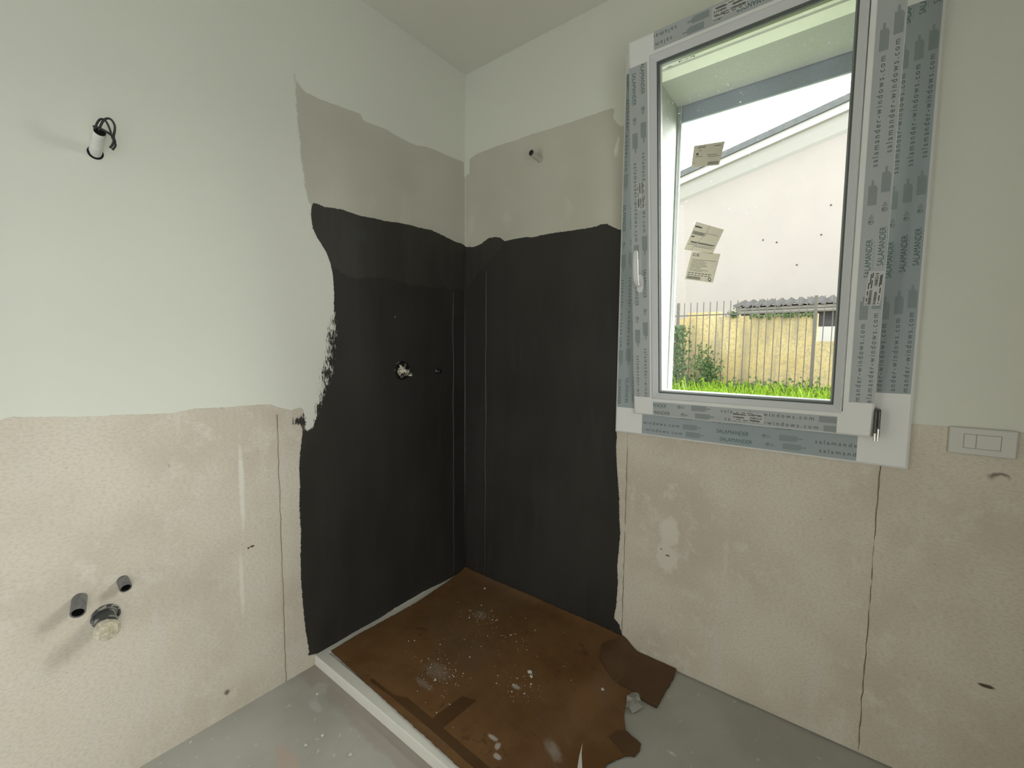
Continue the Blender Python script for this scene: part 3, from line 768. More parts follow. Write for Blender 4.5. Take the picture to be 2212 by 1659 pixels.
# handle: long rosette on the stile, lever pointing up (tilt position)
RX, RS = 1.014, 0.508
hd = MB(); n = 28
outl = []
for i in range(n):
    t = 2 * math.pi * i / n; cx, cy = math.cos(t), math.sin(t)
    outl.append((RX + .0135 * abs(cx) ** .7 * (1 if cx > 0 else -1), RS + .0345 * abs(cy) ** .62 * (1 if cy > 0 else -1)))
lay = [(1.0, -.0005), (1.0, -.008), (.93, -.0105), (.8, -.0112)]
v = []; f = []
for sc_, nn in lay: v += [S(RX + (x - RX) * sc_, RS + (s - RS) * sc_, nn) for x, s in outl]
for L_ in range(len(lay) - 1):
    for i in range(n): j = (i + 1) % n; f.append((L_ * n + i, L_ * n + j, (L_ + 1) * n + j, (L_ + 1) * n + i))
f.append(tuple((len(lay) - 1) * n + i for i in range(n)))
hd.add(v, f)
ros = hd.build('window_handle', M['handle'], win, True); tag(ros, 'white tilt handle turned upright')
lv = MB(); rows = [(.000, -.009, .0085, .0085), (.000, -.030, .0085, .0085), (.004, -.041, .0095, .008), (.016, -.046, .0100, .0062), (.040, -.0485, .0102, .0058), (.075, -.0485, .0100, .0054), (.105, -.0465, .0092, .005), (.118, -.0455, .0078, .0045), (.122, -.0452, .004, .003)]
v = []; f = []; n = 14
for k, (ds, nn, hw, ht) in enumerate(rows):
    for i in range(n):
        t = 2 * math.pi * i / n; cx, cy = math.cos(t), math.sin(t)
        if k < 2: v.append(S(RX + hw * cx, RS - .004 + ds + ht * cy, nn))
        elif k == 2: v.append(S(RX + hw * cx, RS - .004 + ds + ht * cy * .9, nn + ht * cy * .35))
        else: v.append(S(RX + hw * abs(cx) ** .6 * (1 if cx > 0 else -1), RS - .004 + ds, nn + ht * cy))
for k in range(len(rows) - 1):
    for i in range(n): j = (i + 1) % n; f.append((k * n + i, k * n + j, (k + 1) * n + j, (k + 1) * n + i))
f.append(tuple((len(rows) - 1) * n + i for i in range(n)))
o = obj('lever', v, f, M['handle'], None, True); o.parent = ros; o.matrix_parent_inverse = Matrix.Identity(4)
bm = bmesh.new(); bm.from_mesh(o.data); bmesh.ops.recalc_face_normals(bm, faces=bm.faces); bm.to_mesh(o.data); bm.free()

# uncovered corner hinge
hg = MB()
hg.box(1.7185, 1.7335, SY - .012, SY + .022, SB + .004, SB + .086)
hgo = hg.build('corner_hinge', M['hinge'], win); bevel(hgo, .002); tag(hgo, 'uncovered dark steel hinge')
for (dx, z0, z1, mm) in ((.004, SB - .006, SB + .016, 'chrome'), (.011, SB - .006, SB + .03, 'chrome'), (.0035, SB + .02, SB + .082, 'hinge'), (.0115, SB + .035, SB + .082, 'hinge')):
    o = MB().tube([(1.7185 + dx, SY - .014, z0), (1.7185 + dx, SY - .014, z1)], .0032, 10).build('hinge_pin', M[mm]); o.parent = hgo; o.matrix_parent_inverse = Matrix.Identity(4)

# paper labels stuck on the pane
def paper(quad, kind, label):
    q = [Vector((x, s)) for x, s in quad]       # TL, TR, BR, BL
    def T(u, w):                                 # u right, w down, 0..1
        a = q[0].lerp(q[1], u); b = q[3].lerp(q[2], u); p = a.lerp(b, w); return (p.x, p.y)
    nz = .0219 if kind == 2 else .0216
    v = [S(*T(u, w), nz) for u, w in ((0, 1), (1, 1), (1, 0), (0, 0))]
    po = obj('paper_label', v, [(0, 1, 2, 3)], M['paper']); adopt(win, po)
    tag(po, label)
    b = ([], []); rr = random.Random(kind)
    def R(u0, u1, w0, w1): rect(b, u0, u1, w0, w1)
    def codes(u0, u1, w0, w1):
        u = u0
        while u < u1:
            d = rr.choice((.008, .012, .018)); R(u, min(u + d, u1), w0, w1); u += d + .008
    if kind == 1:
        codes(.58, .95, .82, .95); R(.1, .35, .52, .54); R(.5, .85, .50, .52); R(.55, .9, .58, .60); R(.7, .9, .12, .15); R(.12, .2, .36, .46); R(.2, .3, .26, .28)
        ring(b, .20, .12, .035, .055); R(.26, .32, .10, .13); ring(b, .36, .12, .03, .05, 8)
        ring(b, .08, .82, .02, .032, 8, 1.3, 5); ring(b, .13, .82, .02, .032, 8, 1.3, 5)
    elif kind == 2:
        R(.03, .28, .12, .17); codes(.03, .5, .30, .42); R(.05, .16, .48, .52); R(.5, .92, .28, .295)
        R(.1, .95, .66, .69); R(.12, .9, .70, .72); R(.03, .95, .77, .782); R(.3, .9, .82, .835)
    else:
        for i in range(9): R(.08, .45 + rr.random() * .35, .30 + i * .045, .312 + i * .045)
        R(.08, .92, .26, .272)
        for k_ in range(7): R(.06 + k_ * .12, .15 + k_ * .12, .73, .755); R(.06 + k_ * .12, .14 + k_ * .12, .80, .825)
        codes(.05, .55, .86, .965)
        ring(b, .86, .90, .035, .06, 12)
        R(.86, .92, .945, .965)
    vv = [S(*T(u, w), .0209) for u, w in b[0]]
    ff = list(b[1])
    if kind == 3:
        tv, tf = TXT['ce']; bs = len(vv)
        vv += [S(*T(.07 + p[0] * .24, .15 - p[1] * .13), .0209) for p in tv]; ff += [tuple(i + bs for i in r_) for r_ in tf]
    o = obj('label_print', vv, ff, M['ink_grey']); o.parent = po; o.matrix_parent_inverse = Matrix.Identity(4)
    if kind == 2:   # pale crease across the middle label
        pts = [(.52, .0), (.49, .25), (.42, .5), (.33, .75), (.24, 1.0)]
        vv = []; ff = []
        for u, w in pts: vv += [S(*T(u - .014, w), .0208), S(*T(u + .014, w), .0208)]
        for i in range(4): ff.append((2 * i, 2 * i + 1, 2 * i + 3, 2 * i + 2))
        o = obj('crease', vv, ff, M['tray']); o.parent = po; o.matrix_parent_inverse = Matrix.Identity(4)
paper([(1.1966, .9479), (1.2928, .9374), (1.2760, .8693), (1.1881, .8819)], 1, 'upper paper label seen against the sky')
paper([(1.2064, .7016), (1.2947, .6619), (1.2604, .5874), (1.1656, .6142)], 2, 'middle paper label with a pale diagonal crease')
paper([(1.1918, .6045), (1.2853, .5843), (1.2626, .4902), (1.1687, .5117)], 3, 'lower paper label with CE mark')

# pencil-like assembly marks on the outer top rebate
mv = []; mf = []
for (x0, x1, n0, n1) in ((1.092, 1.108, .066, .0685), (1.134, 1.138, .056, .064), (1.138, 1.148, .056, .0585), (1.154, 1.166, .058, .0605), (1.172, 1.186, .056, .0585), (1.182, 1.186, .0585, .064)):
    k = len(mv); mv += [S(x0, 1.2392, n0), S(x1, 1.2392, n0), S(x1, 1.2392, n1), S(x0, 1.2392, n1)]; mf.append((k, k + 1, k + 2, k + 3))
mk = obj('assembly_marks', mv, mf, M['ink_black']); adopt(win, mk)

# rain on the outside of the pane
dv = MB()
for _ in range(620):
    x = random.uniform(GX0 + .03, GX1 - .02); s = random.betavariate(6.5, 1.4) * 1.0 + .2
    if s > GS1 - .02: continue
    r = abs(random.gauss(.0003, .0006)) + .0004
    c = Vector(S(x, s, .0478)); e1 = Vector((1, 0, 0)); e2 = Vector((0, -st_, ct)); e3 = Vector((0, ct, st_))
    vs = [c + e3 * r * .6] + [c + (e1 * math.cos(k * math.pi / 3) + e2 * math.sin(k * math.pi / 3)) * r for k in range(6)]
    dv.add(vs, [(0, k + 1, (k + 1) % 6 + 1) for k in range(6)])
ro = dv.build('raindrops', M['drop'], win); tag(ro, 'fine raindrops on the outer glass', kind='stuff')

# rendered reveal outside the frame, shutter guides and the end of the roller shutter
rv = MB()
t_ = .012
rv.box(OX0, OX0 + t_, 0.075, 0.305, OZ0, OZ1).box(OX1 - t_, OX1, 0.075, 0.305, OZ0, OZ1).box(OX0, OX1, 0.075, 0.305, OZ1 - t_, OZ1)
rvo = rv.build('window_reveal', M['reveal'], wr); tag(rvo, 'pale rendered reveal outside the window')
sh = empty('roller_shutter', (1.35, 0.315, 2.28)); tag(sh, 'raised blue-grey roller shutter end seen through the top of the window', 'roller shutter')
for k in range(1):
    z0 = 2.284
    o = MB().box(OX0 + .012, OX1 - .012, 0.308, 0.320, z0, z0 + .078).build('slat', M['shutter'], sh); bevel(o, .002)
o = MB().box(OX0, OX1, 0.307, 0.335, 2.362, 2.42).build('shutter_box', M['shutter'], sh)
for x in (OX0 + .001, OX1 - .031):
    g = MB().box(x, x + .03, .302, .307, OZ0, 2.36).box(x, x + .004, .307, .335, OZ0, 2.36).box(x + .018, x + .022, .298, .303, OZ0, 2.36)
    g.build('guide_rail', M['rail'], sh)
# rest of the outer wall thickness
# ------------------------------------------------------------------ shower tray and cardboard
TZ, TY, TX = 0.043, -0.878, 0.952
v = [(0.001, TY, 0), (TX, TY, 0), (TX, -.001, 0), (0.001, -.001, 0), (0.001, TY, TZ), (TX, TY, TZ), (TX, -.001, TZ), (0.001, -.001, TZ),
     (0.032, TY + .042, TZ), (TX - .04, TY + .042, TZ), (TX - .04, -.032, TZ), (0.032, -.032, TZ),
     (0.036, TY + .046, TZ - .004), (TX - .044, TY + .046, TZ - .004), (TX - .044, -.036, TZ - .004), (0.036, -.036, TZ - .004)]
f = [(0, 3, 2, 1), (0, 1, 5, 4), (1, 2, 6, 5), (2, 3, 7, 6), (3, 0, 4, 7)]
for i in range(4):
    j = (i + 1) % 4
    f += [(4 + i, 4 + j, 8 + j, 8 + i), (8 + i, 8 + j, 12 + j, 12 + i)]
f += [(12, 13, 14, 15)]
tray = obj('shower_tray', v, f, M['tray']); bevel(tray, .003, 3)
tag(tray, 'low white shower tray under brown cardboard in the corner', 'shower tray')

def card_z(x, y):
    """height of the sheet: flat on the tray, curled up at the walls, falling over the tray end onto the floor"""
    t = min(1, max(0, (x - (TX - .01)) / .075)); t = t * t * (3 - 2 * t)
    z = (TZ + .0025) * (1 - t) + .0035 * t
    up = max(0, 1 - (-y) / .055); z += (.012 if x < .9 else .009) * up * up
    up = max(0, 1 - x / .03) if y > -.12 else 0; z += .004 * up
    z += .0012 * math.sin(x * 9 + y * 4) * math.sin(y * 11 - x * 3) * (1 if x < .9 else .5) + (.0010 if x < .9 else 0)
    return max(z, .003)
def sheet(name, outline, thick, mat, parent, lift=0.0, res=0.03, jitter=0.0, edge=None):
    pts = []
    n = len(outline)
    for i in range(n):
        a, b = Vector(outline[i]), Vector(outline[(i + 1) % n]); k = max(1, int((b - a).length / .012))
        for j in range(k):
            p = a.lerp(b, j / k)
            if jitter and j: p += Vector((random.gauss(0, jitter), random.gauss(0, jitter)))
            pts.append(p)
    nb = len(pts); ed = [(i, (i + 1) % nb) for i in range(nb)]
    xs = [p.x for p in pts]; ys = [p.y for p in pts]
    P = np.array([(p.x, p.y) for p in pts])
    gx, gy = np.meshgrid(np.arange(min(xs), max(xs), res), np.arange(min(ys), max(ys), res))
    sdg = poly_sd(gx, gy, P); m_ = sdg > res * .45
    allp = pts + [Vector((a, b)) for a, b in zip(gx[m_], gy[m_])]
    r = geometry.delaunay_2d_cdt(allp, ed, [list(range(nb))], 1, 1e-6)
    vs, fs = r[0], r[2]
    V = [(q.x, q.y, card_z(q.x, q.y) + lift) for q in vs]
    o = obj(name, V, fs, mat)
    bm = bmesh.new(); bm.from_mesh(o.data)
    for q in bm.faces:
        if q.normal.z < 0: q.normal_flip()
    bm.to_mesh(o.data); bm.free()
    if thick > .001: o.data.polygons.foreach_set('use_smooth', [True] * len(o.data.polygons))
    if edge: o.data.materials.append(edge)
    s = o.modifiers.new('thickness', 'SOLIDIFY'); s.thickness = thick; s.offset = 1.0
    es = o.modifiers.new('edges', 'EDGE_SPLIT'); es.split_angle = math.radians(35)
    if edge: s.material_offset_rim = 1
    if parent: adopt(parent, o)
    return o
clampy = lambda p: (max(p[0], .006), min(p[1], -.004))
out = [clampy(p) for p in CARD_LEFT[1:]] + [(.014, -.004)] + [clampy((p[0], -.004)) for p in CARD_TOP[1:]] + [clampy(p) for p in CARD_RIGHT] + \
      [(1.125, -.62), (1.12, -.75), (1.11, -.90), (1.0, -.875), (.93, -.862)] + CARD_FRONT[::-1]
cb = empty('cardboard_cover', (0.5, -0.45, 0)); tag(cb, 'dusty brown cardboard sheet laid over the shower tray', 'cardboard')
sheet('cardboard_sheet', out, .0028, M['card'], cb, 0, .03, .0009, M['card_edge'])
flp = [clampy(p) for p in FLAP]
tag(sheet('cardboard_flap', flp, .0026, M['card_dark'], cb, .0030, .03, .0007, M['card_edge']), 'darker cardboard flap resting on the floor by the wall')
sheet('parcel_tape', [(0.30, -0.812), (0.436, -0.8124), (0.4716, -0.7895), (0.6117, -0.7945), (0.6668, -0.7965), (0.8677, -0.8036), (.99, -.806), (.99, -.836), (0.8428, -0.834), (0.6555, -0.826), (0.436, -.822), (0.30, -0.826)], .0003, M['parcel_tape'], cb, .0030, .03, .0004)
sheet('parcel_tape', [(.6117, -.7955), (.6224, -.6651), (.6764, -.6459), (.6668, -.7955)], .0004, M['parcel_tape'], cb, .0033, .03, .0006)
sheet('parcel_tape', TAPE_C, .0004, M['parcel_tape'], cb, .0031, .03, .0006)
tag(sheet('torn_slit', SLIT, .0004, M['tray'], cb, .0031, .02, .0), 'pale slit torn in the cardboard')

# translucent scrap in the torn notch
sv = MB(); rr = random.Random(3)
cx_, cy_ = 1.098, -.258
pts = [Vector((x, y)) for x, y in SCRAP]
grid = [(cx_, cy_, .020)]
for i, p in enumerate(pts):
    q = pts[(i + 1) % len(pts)]
    for t in (0, .5):
        w = p.lerp(q, t); grid.append((w.x, w.y, .004 + .012 * rr.random()))
nn = len(grid) - 1
mid = [((g[0] + cx_) / 2, (g[1] + cy_) / 2, .006 + .014 * rr.random()) for g in grid[1:]]
sv.add(grid + mid, [(0, nn + 1 + i, nn + 1 + (i + 1) % nn) for i in range(nn)] + [(nn + 1 + i, 1 + i, 1 + (i + 1) % nn, nn + 1 + (i + 1) % nn) for i in range(nn)])
so = sv.build('plastic_scrap', M['scrap'], None, False); so.modifiers.new('t', 'SOLIDIFY').thickness = .0004
tag(so, 'crumpled pale plastic scrap in the torn notch of the cardboard', 'plastic scrap')

# crumbs of plaster
def crumb(x, y, z, r, seed):
    bm = bmesh.new(); bmesh.ops.create_icosphere(bm, subdivisions=1, radius=r)
    q = random.Random(seed)
    for w in bm.verts:
        w.co *= q.uniform(.65, 1.25); w.co.z *= .55
    mn = min(w.co.z for w in bm.verts)
    for w in bm.verts: w.co += Vector((x, y, z - mn))
    me = bpy.data.meshes.new('plaster_crumb'); bm.to_mesh(me); bm.free(); me.materials.append(M['chip'])
    o = bpy.data.objects.new('plaster_crumb', me); COL.objects.link(o); return o
sizes = [.0065, .0105, .0075, .0045, .004, .006, .0045, .004, .004, .004, .006, .0035, .0035, .0035]
LBL = {0: 'white plaster crumb on the cardboard nearest the room corner', 1: 'largest white plaster crumb lying mid cardboard', 2: 'white crumb touching the largest crumb on the cardboard', 5: 'white crumb on the edge of the dark cardboard flap', 10: 'white crumb in the dusty patch of the cardboard'}
SMALL = []
for i, (p, r) in enumerate(zip(CHIPS_CARD, sizes)):
    if i not in LBL:
        SMALL.append((p, r)); continue
    o = crumb(p[0], p[1], card_z(*p) + .0027 + (.0028 if i == 5 else 0), r, i)
    tag(o, LBL[i], 'debris', 'plaster crumbs on the cardboard')
LBF = ['upper of two white specks on the grey floor left of the tray', 'lower of two white specks on the grey floor left of the tray', 'white speck on the floor close beside the tray edge', 'pale crumb on the floor by the tray corner', 'pale crumb on the floor along the left wall', 'pale crumb on the floor right of the cardboard']
for i, (p, r) in enumerate(zip(CHIPS_FLOOR, [.0065, .0065, .0075, .006, .005, .006])):
    tag(crumb(p[0], p[1], 0, r, 40 + i), LBF[i], 'debris', 'plaster crumbs on the floor')
dm = MB()
for (x, y), r in SMALL:
    z = card_z(x, y) + .0028
    for k in range(3):
        a, b_, q = x + random.gauss(0, r * .4), y + random.gauss(0, r * .4), r * random.uniform(.5, .9)
        dm.add([(a - q, b_, z), (a + q * .3, b_ - q, z), (a + q, b_ + q * .6, z), (a, b_, z + q)], [(0, 1, 3), (1, 2, 3), (2, 0, 3)])
for _ in range(330):
    c = random.choice([(.465, -.635, .07), (.465, -.635, .07), (.36, -.27, .05), (.55, -.3, .09), (.75, -.5, .06), (.45, -.5, .25)])
    x, y = random.gauss(c[0], c[2]), random.gauss(c[1], c[2] * .7)
    if not (.06 < x < .92 and -.82 < y < -.03): continue
    r = abs(random.gauss(0, .0011)) + .0005; z = card_z(x, y) + .0028
    dm.add([(x - r, y, z), (x + r * .4, y - r, z), (x + r, y + r * .7, z), (x, y, z + r)], [(0, 1, 3), (1, 2, 3), (2, 0, 3)])
tag(dm.build('plaster_dust', M['chip'], cb), 'fine white plaster grit on the cardboard', kind='stuff')

# ------------------------------------------------------------------ pipe stubs and wires on the walls
def m_splat(name, dark, light, scale, lo=.5, hi=.56, r=.5, metal=0.0):
    t = NT(name); n = t.noise(scale, 5, 0.65, dist=1.0)
    t.color(t.mix(t.ramp(n, lo, hi), dark, light)).rough(r); t.b.inputs['Metallic'].default_value = metal
    return t.m
M['pipe_dark'] = m_splat('grey_pipe', (.13, .13, .125), (.27, .265, .25), 45, .4, .8)
M['pipe_black'] = simple('black_rubber', (.008, .008, .009), .3)
M['hole'] = simple('dark_bore', (.004, .004, .004), .9)
M['drain'] = m_splat('smeared_grey_drain', (.05, .055, .055), (.42, .41, .37), 38, .50, .60, .4)
M['stuffing'] = m_splat('yellowed_paper_plug', (.48, .43, .29), (.66, .63, .52), 60, .4, .6, .9)
M['conduit'] = simple('white_corrugated_conduit', (.66, .67, .62), .5, var=.15, scale=60)
M['wire'] = simple('black_cable', (.018, .02, .018), .4)
M['valve'] = m_splat('plaster_smeared_brass', (.010, .010, .010), (.66, .63, .50), 75, .46, .52, .5)
M['valve_ring'] = m_splat('smeared_valve_ring', (.012, .012, .011), (.5, .48, .40), 40, .56, .62, .45)
M['sleeve'] = simple('pale_pipe_sleeve', (.52, .51, .44), .5, var=.12, scale=50)

def sharp(o, deg=40):
    m = o.modifiers.new('edges', 'EDGE_SPLIT'); m.split_angle = math.radians(deg); return o

def stub(parent, name, base, tip, r, wall, mat, bore=True, n=24):
    b, t = Vector(base), Vector(tip); d = t - b; L = d.length
    o = MB().lathe(b, d, [(0, r), (L - .0012, r), (L, r * .96), (L, r * .84), (L - .0012, r * .80), (L - .034, r * .80)] if bore else [(0, r), (L, r), (L, r * .85)], n, not bore).build(name, mat, parent, True)
    sharp(o)
    if bore:
        MB().lathe(b, d, [(L - .0022, r * .79), (L - .033, r * .79)], n).build('bore', M['hole'], parent)
    return o

# two supply stubs and the drain low on the left wall
s1 = empty('supply_pipe', (0, -1.532, .589)); tag(s1, 'dark supply pipe stub further from the black wall, left of the drain', 'pipe', 'supply stubs on the left wall')
stub(s1, 'pipe', (-.004, -1.532, .588), (.050, -1.543, .571), .0162, 'L', M['pipe_dark'])
s2 = empty('supply_pipe', (0, -1.441, .603)); tag(s2, 'grey supply pipe stub nearer the black wall, above right of the drain', 'pipe', 'supply stubs on the left wall')
stub(s2, 'pipe', (-.004, -1.441, .602), (.034, -1.441, .589), .0140, 'L', M['pipe_dark'])
d1 = empty('drain_pipe', (0, -1.483, .513)); tag(d1, 'smeared grey drain pipe stuffed with yellowed paper on the left wall', 'pipe')
sharp(MB().lathe((-.003, -1.483, .5135), (1, 0, -.02), [(0, .0325), (.009, .0325), (.0105, .0310), (.0105, .0272), (.006, .0265), (.0, .0262)], 30, False).build('drain_collar', M['drain'], d1, True))
stub(d1, 'pipe', (.001, -1.484, .512), (.040, -1.488, .503), .0245, 'L', M['drain'], False, 26)
pl = MB(); rr = random.Random(9); v = []; f = []; n = 22
prof = [(.030, .021), (.042, .0255), (.056, .0285), (.068, .027), (.078, .021), (.083, .010)]
for k, (x, r) in enumerate(prof):
    for i in range(n):
        t = 2 * math.pi * i / n; q = r * (1 + rr.uniform(-.10, .10))
        v.append((x + rr.uniform(-.003, .003), -1.4895 + q * math.cos(t), .5025 - (x - .034) * .12 + q * math.sin(t) * .88))
for k in range(len(prof) - 1):
    for i in range(n): j = (i + 1) % n; f.append((k * n + i, k * n + j, (k + 1) * n + j, (k + 1) * n + i))
f.append(tuple((len(prof) - 1) * n + i for i in range(n)))
pl.add(v, f); pl.build('paper_plug', M['stuffing'], d1)

# corrugated conduit with looped cables high on the left wall
c1 = empty('cable_conduit', (0, -1.441, 1.808)); tag(c1, 'white corrugated conduit with looped black cables on the left wall', 'conduit')
b0, tp = Vector((-.004, -1.4405, 1.808)), Vector((.088, -1.4435, 1.838))
path = []; rad = []
for i in range(49):
    path.append(b0.lerp(tp, i / 48)); rad.append(.0128 + .0011 * math.sin(i * 2 * math.pi / 4.8))
MB().tube(path, rad, 18, False).build('conduit_tube', M['conduit'], c1, True)
MB().tube([b0.lerp(tp, .955), b0.lerp(tp, .965)], .0118, 16).build('bore', M['hole'], c1)
rim = MB().tube([(-.001, -1.4405, 1.8085), (.003, -1.4405, 1.8085), (.003, -1.4405, 1.8085)], [.0172, .0168, .0125], 20, False).build('wall_hole', M['hole'], c1)  # black ring stands in for the shadow gap round the conduit
def curve_pts(ctrl, n=10):
    c = [Vector(p) for p in ctrl]; r = []
    for i in range(len(c) - 1):
        p0, p1, p2, p3 = c[max(i - 1, 0)], c[i], c[i + 1], c[min(i + 2, len(c) - 1)]
        for k in range(n):
            t = k / n
            r.append(.5 * ((2 * p1) + (p2 - p0) * t + (2 * p0 - 5 * p1 + 4 * p2 - p3) * t * t + (3 * p1 - p0 - 3 * p2 + p3) * t ** 3))
    r.append(c[-1]); return r
MB().tube(curve_pts([(.072, -1.442, 1.834), (.090, -1.445, 1.842), (.100, -1.436, 1.866), (.102, -1.424, 1.872), (.100, -1.416, 1.858), (.094, -1.418, 1.835), (.088, -1.419, 1.818), (.082, -1.425, 1.805)]), .0026, 8).build('cable', M['wire'], c1, True)
MB().tube(curve_pts([(.072, -1.446, 1.834), (.092, -1.452, 1.844), (.098, -1.444, 1.864), (.098, -1.434, 1.866), (.096, -1.426, 1.850), (.092, -1.421, 1.830), (.086, -1.414, 1.816), (.080, -1.420, 1.802)]), .0024, 8).build('cable', M['wire'], c1, True)
MB().tube(curve_pts([(.090, -1.456, 1.845), (.096, -1.446, 1.843), (.098, -1.432, 1.838), (.094, -1.420, 1.832), (.088, -1.415, 1.822)]), .0030, 8).build('cable', M['wire'], c1, True)

# shower arm stub on the right wall
r1 = empty('shower_arm_stub', (.474, 0, 2.164)); tag(r1, 'pale pipe stub with a black plug high on the right wall', 'pipe')
stub(r1, 'sleeve', (.474, .003, 2.164), (.470, -.062, 2.170), .0135, 'R', M['sleeve'], False)
MB().tube([(.4705, -.058, 2.1695), (.470, -.064, 2.170), (.4698, -.067, 2.1703)], [.0118, .0125, .009], 18).build('plug', M['pipe_black'], r1, True)
MB().tube([(.474, -.0005, 2.164), (.474, -.004, 2.164)], [.017, .0145], 18).build('mortar_collar', M['sleeve'], r1, True)

# mixer body set in the black wall
v1 = empty('shower_mixer_body', (0, -.4248, 1.185)); tag(v1, 'round plaster-smeared shower mixer body set in the black wall', 'shower mixer')
sharp(MB().lathe((.0005, -.4248, 1.185), (1, 0, 0), [(0, .0450), (.006, .0445), (.0068, .0435), (.0062, .0415), (.002, .0412)], 40, False).build('cover_ring', M['valve_ring'], v1, True))
MB().tube([(.0015, -.4248, 1.185), (.0035, -.4248, 1.185)], .042, 32).build('back_disc', M['hole'], v1)
bd = MB(); rr = random.Random(4)
bd.tube([(.003, -.430, 1.180), (.016, -.430, 1.180), (.021, -.430, 1.180)], [.024, .022, .012], 16)
bd.tube([(.010, -.443, 1.213), (.011, -.432, 1.190)], .006, 10).tube([(.010, -.408, 1.215), (.011, -.424, 1.192)], .0055, 10).tube([(.008, -.455, 1.178), (.012, -.435, 1.182)], .007, 10).tube([(.009, -.432, 1.152), (.012, -.430, 1.176)], .008, 10).tube([(.008, -.405, 1.160), (.012, -.424, 1.176)], .006, 10)
bd.build('valve_body', M['valve'], v1, True)
sharp(MB().lathe((.014, -.428, 1.182), (.026, .011, -.004), [(0, .0125), (.027, .0115), (.028, .0095), (.028, .007), (.022, .0065)], 18).build('spindle', M['valve'], v1, True))
MB().tube([(.012, -.418, 1.172), (.032, -.402, 1.166), (.044, -.396, 1.163)], [.008, .0085, .006], 12).build('outlet_nub', M['valve'], v1, True)
v2 = empty('outlet_plug', (0, -.208, 1.173)); tag(v2, 'small black outlet plug on the black wall between mixer and corner', 'pipe plug')
sharp(MB().lathe((.001, -.214, 1.173), (.025, .009, 0), [(0, .0118), (.026, .0108), (.0275, .0095), (.0275, .008), (.022, .0078)], 20).build('plug_body', M['pipe_black'], v2, True))
for (a, c_) in (((.010, -.222, 1.181), .0018), ((.0145, -.2215, 1.175), .0018), ((.018, -.2135, 1.178), .0013)):
    MB().tube([a, (a[0] + .002, a[1] - .001, a[2])], [c_, c_ * .5], 8).build('plaster_fleck', M['chip'], v2)

# light switch
sw = empty('light_switch', (1.949, 0, 1.008)); tag(sw, 'white rectangular light switch plate right of the window', 'light switch')
M['switch_gap'] = simple('switch_gap', (.40, .40, .36), .6)
M['switch'] = simple('switch_plastic', (.66, .665, .60), .4)
o = MB().box(1.884, 2.0145, -.010, .0, 1.0085, 1.0835).build('switch_plate', M['switch'], sw); bevel(o, .004, 3)
for (x0, x1, tl) in ((1.9145, 1.9370, .0005), (1.9385, 1.9835, .0012)):
    o = MB().box(x0, x1, -.0112 - tl, -.009, 1.0275, 1.0655).build('switch_key', M['switch'], sw); bevel(o, .0012, 2)
for (x0, x1, z0, z1) in ((1.9128, 1.9145, 1.0265, 1.0665), (1.9370, 1.9385, 1.0265, 1.0665), (1.9835, 1.9850, 1.0265, 1.0665), (1.9128, 1.9850, 1.0262, 1.0275), (1.9128, 1.9850, 1.0655, 1.0668)):
    MB().box(x0, x1, -.0103, -.009, z0, z1).build('key_gap', M['switch_gap'], sw)

# ------------------------------------------------------------------ the garden outside
GZ = 0.45
def m_wall_out(name, a, b, stain, sc=1.2):
    t = NT(name); n = t.noise(sc, 5, .6); s = t.noise(3, 5, .65, (1.4, 1, .25)); g = t.noise(30, 4, .7)
    c = t.mix(t.ramp(n, .3, .7), a, b)
    c = t.mix(t.math('MULTIPLY', t.ramp(s, .42, .66), .75), c, stain)
    c = t.mix(t.math('MULTIPLY', t.ramp(g, .46, .64), .6), c, stain)
    t.color(c).rough(.95).set(Specular_IOR_Level=.1); return t.m
M['cream'] = simple('cream_render', (.35, .315, .293), .95, spec=.1, var=.06, scale=1.4)
M['yellow'] = m_wall_out('stained_yellow_render', (.50, .385, .175), (.60, .48, .26), (.27, .235, .17))
M['roof'] = simple('grey_roof_tile', (.105, .11, .11), .8, var=.3, scale=9)
M['soffit'] = simple('pale_cornice', (.44, .42, .40), .9, spec=.1)
M['fence'] = simple('rusty_fence_iron', (.095, .083, .07), .6, var=.25, scale=20)
M['shed_dark'] = simple('dark_recess_paint', (.045, .045, .047), .8, var=.5, scale=8)
M['shed_roof'] = simple('grey_corrugated_sheet', (.07, .068, .066), .8, var=.3, scale=6)
M['shed_trim'] = simple('weathered_grey_beam', (.27, .265, .25), .85, var=.35, scale=5)
M['shed_white'] = simple('white_shed_wall', (.52, .51, .485), .9, spec=.1)
M['soil'] = simple('lawn_soil', (.10, .14, .04), .95, var=.3, scale=4)

gr = MB().box(-14, 16, WD, 30, GZ - .3, GZ).build('ground', M['soil']); tag(gr, 'grassy garden ground outside the window', 'ground', kind='structure')

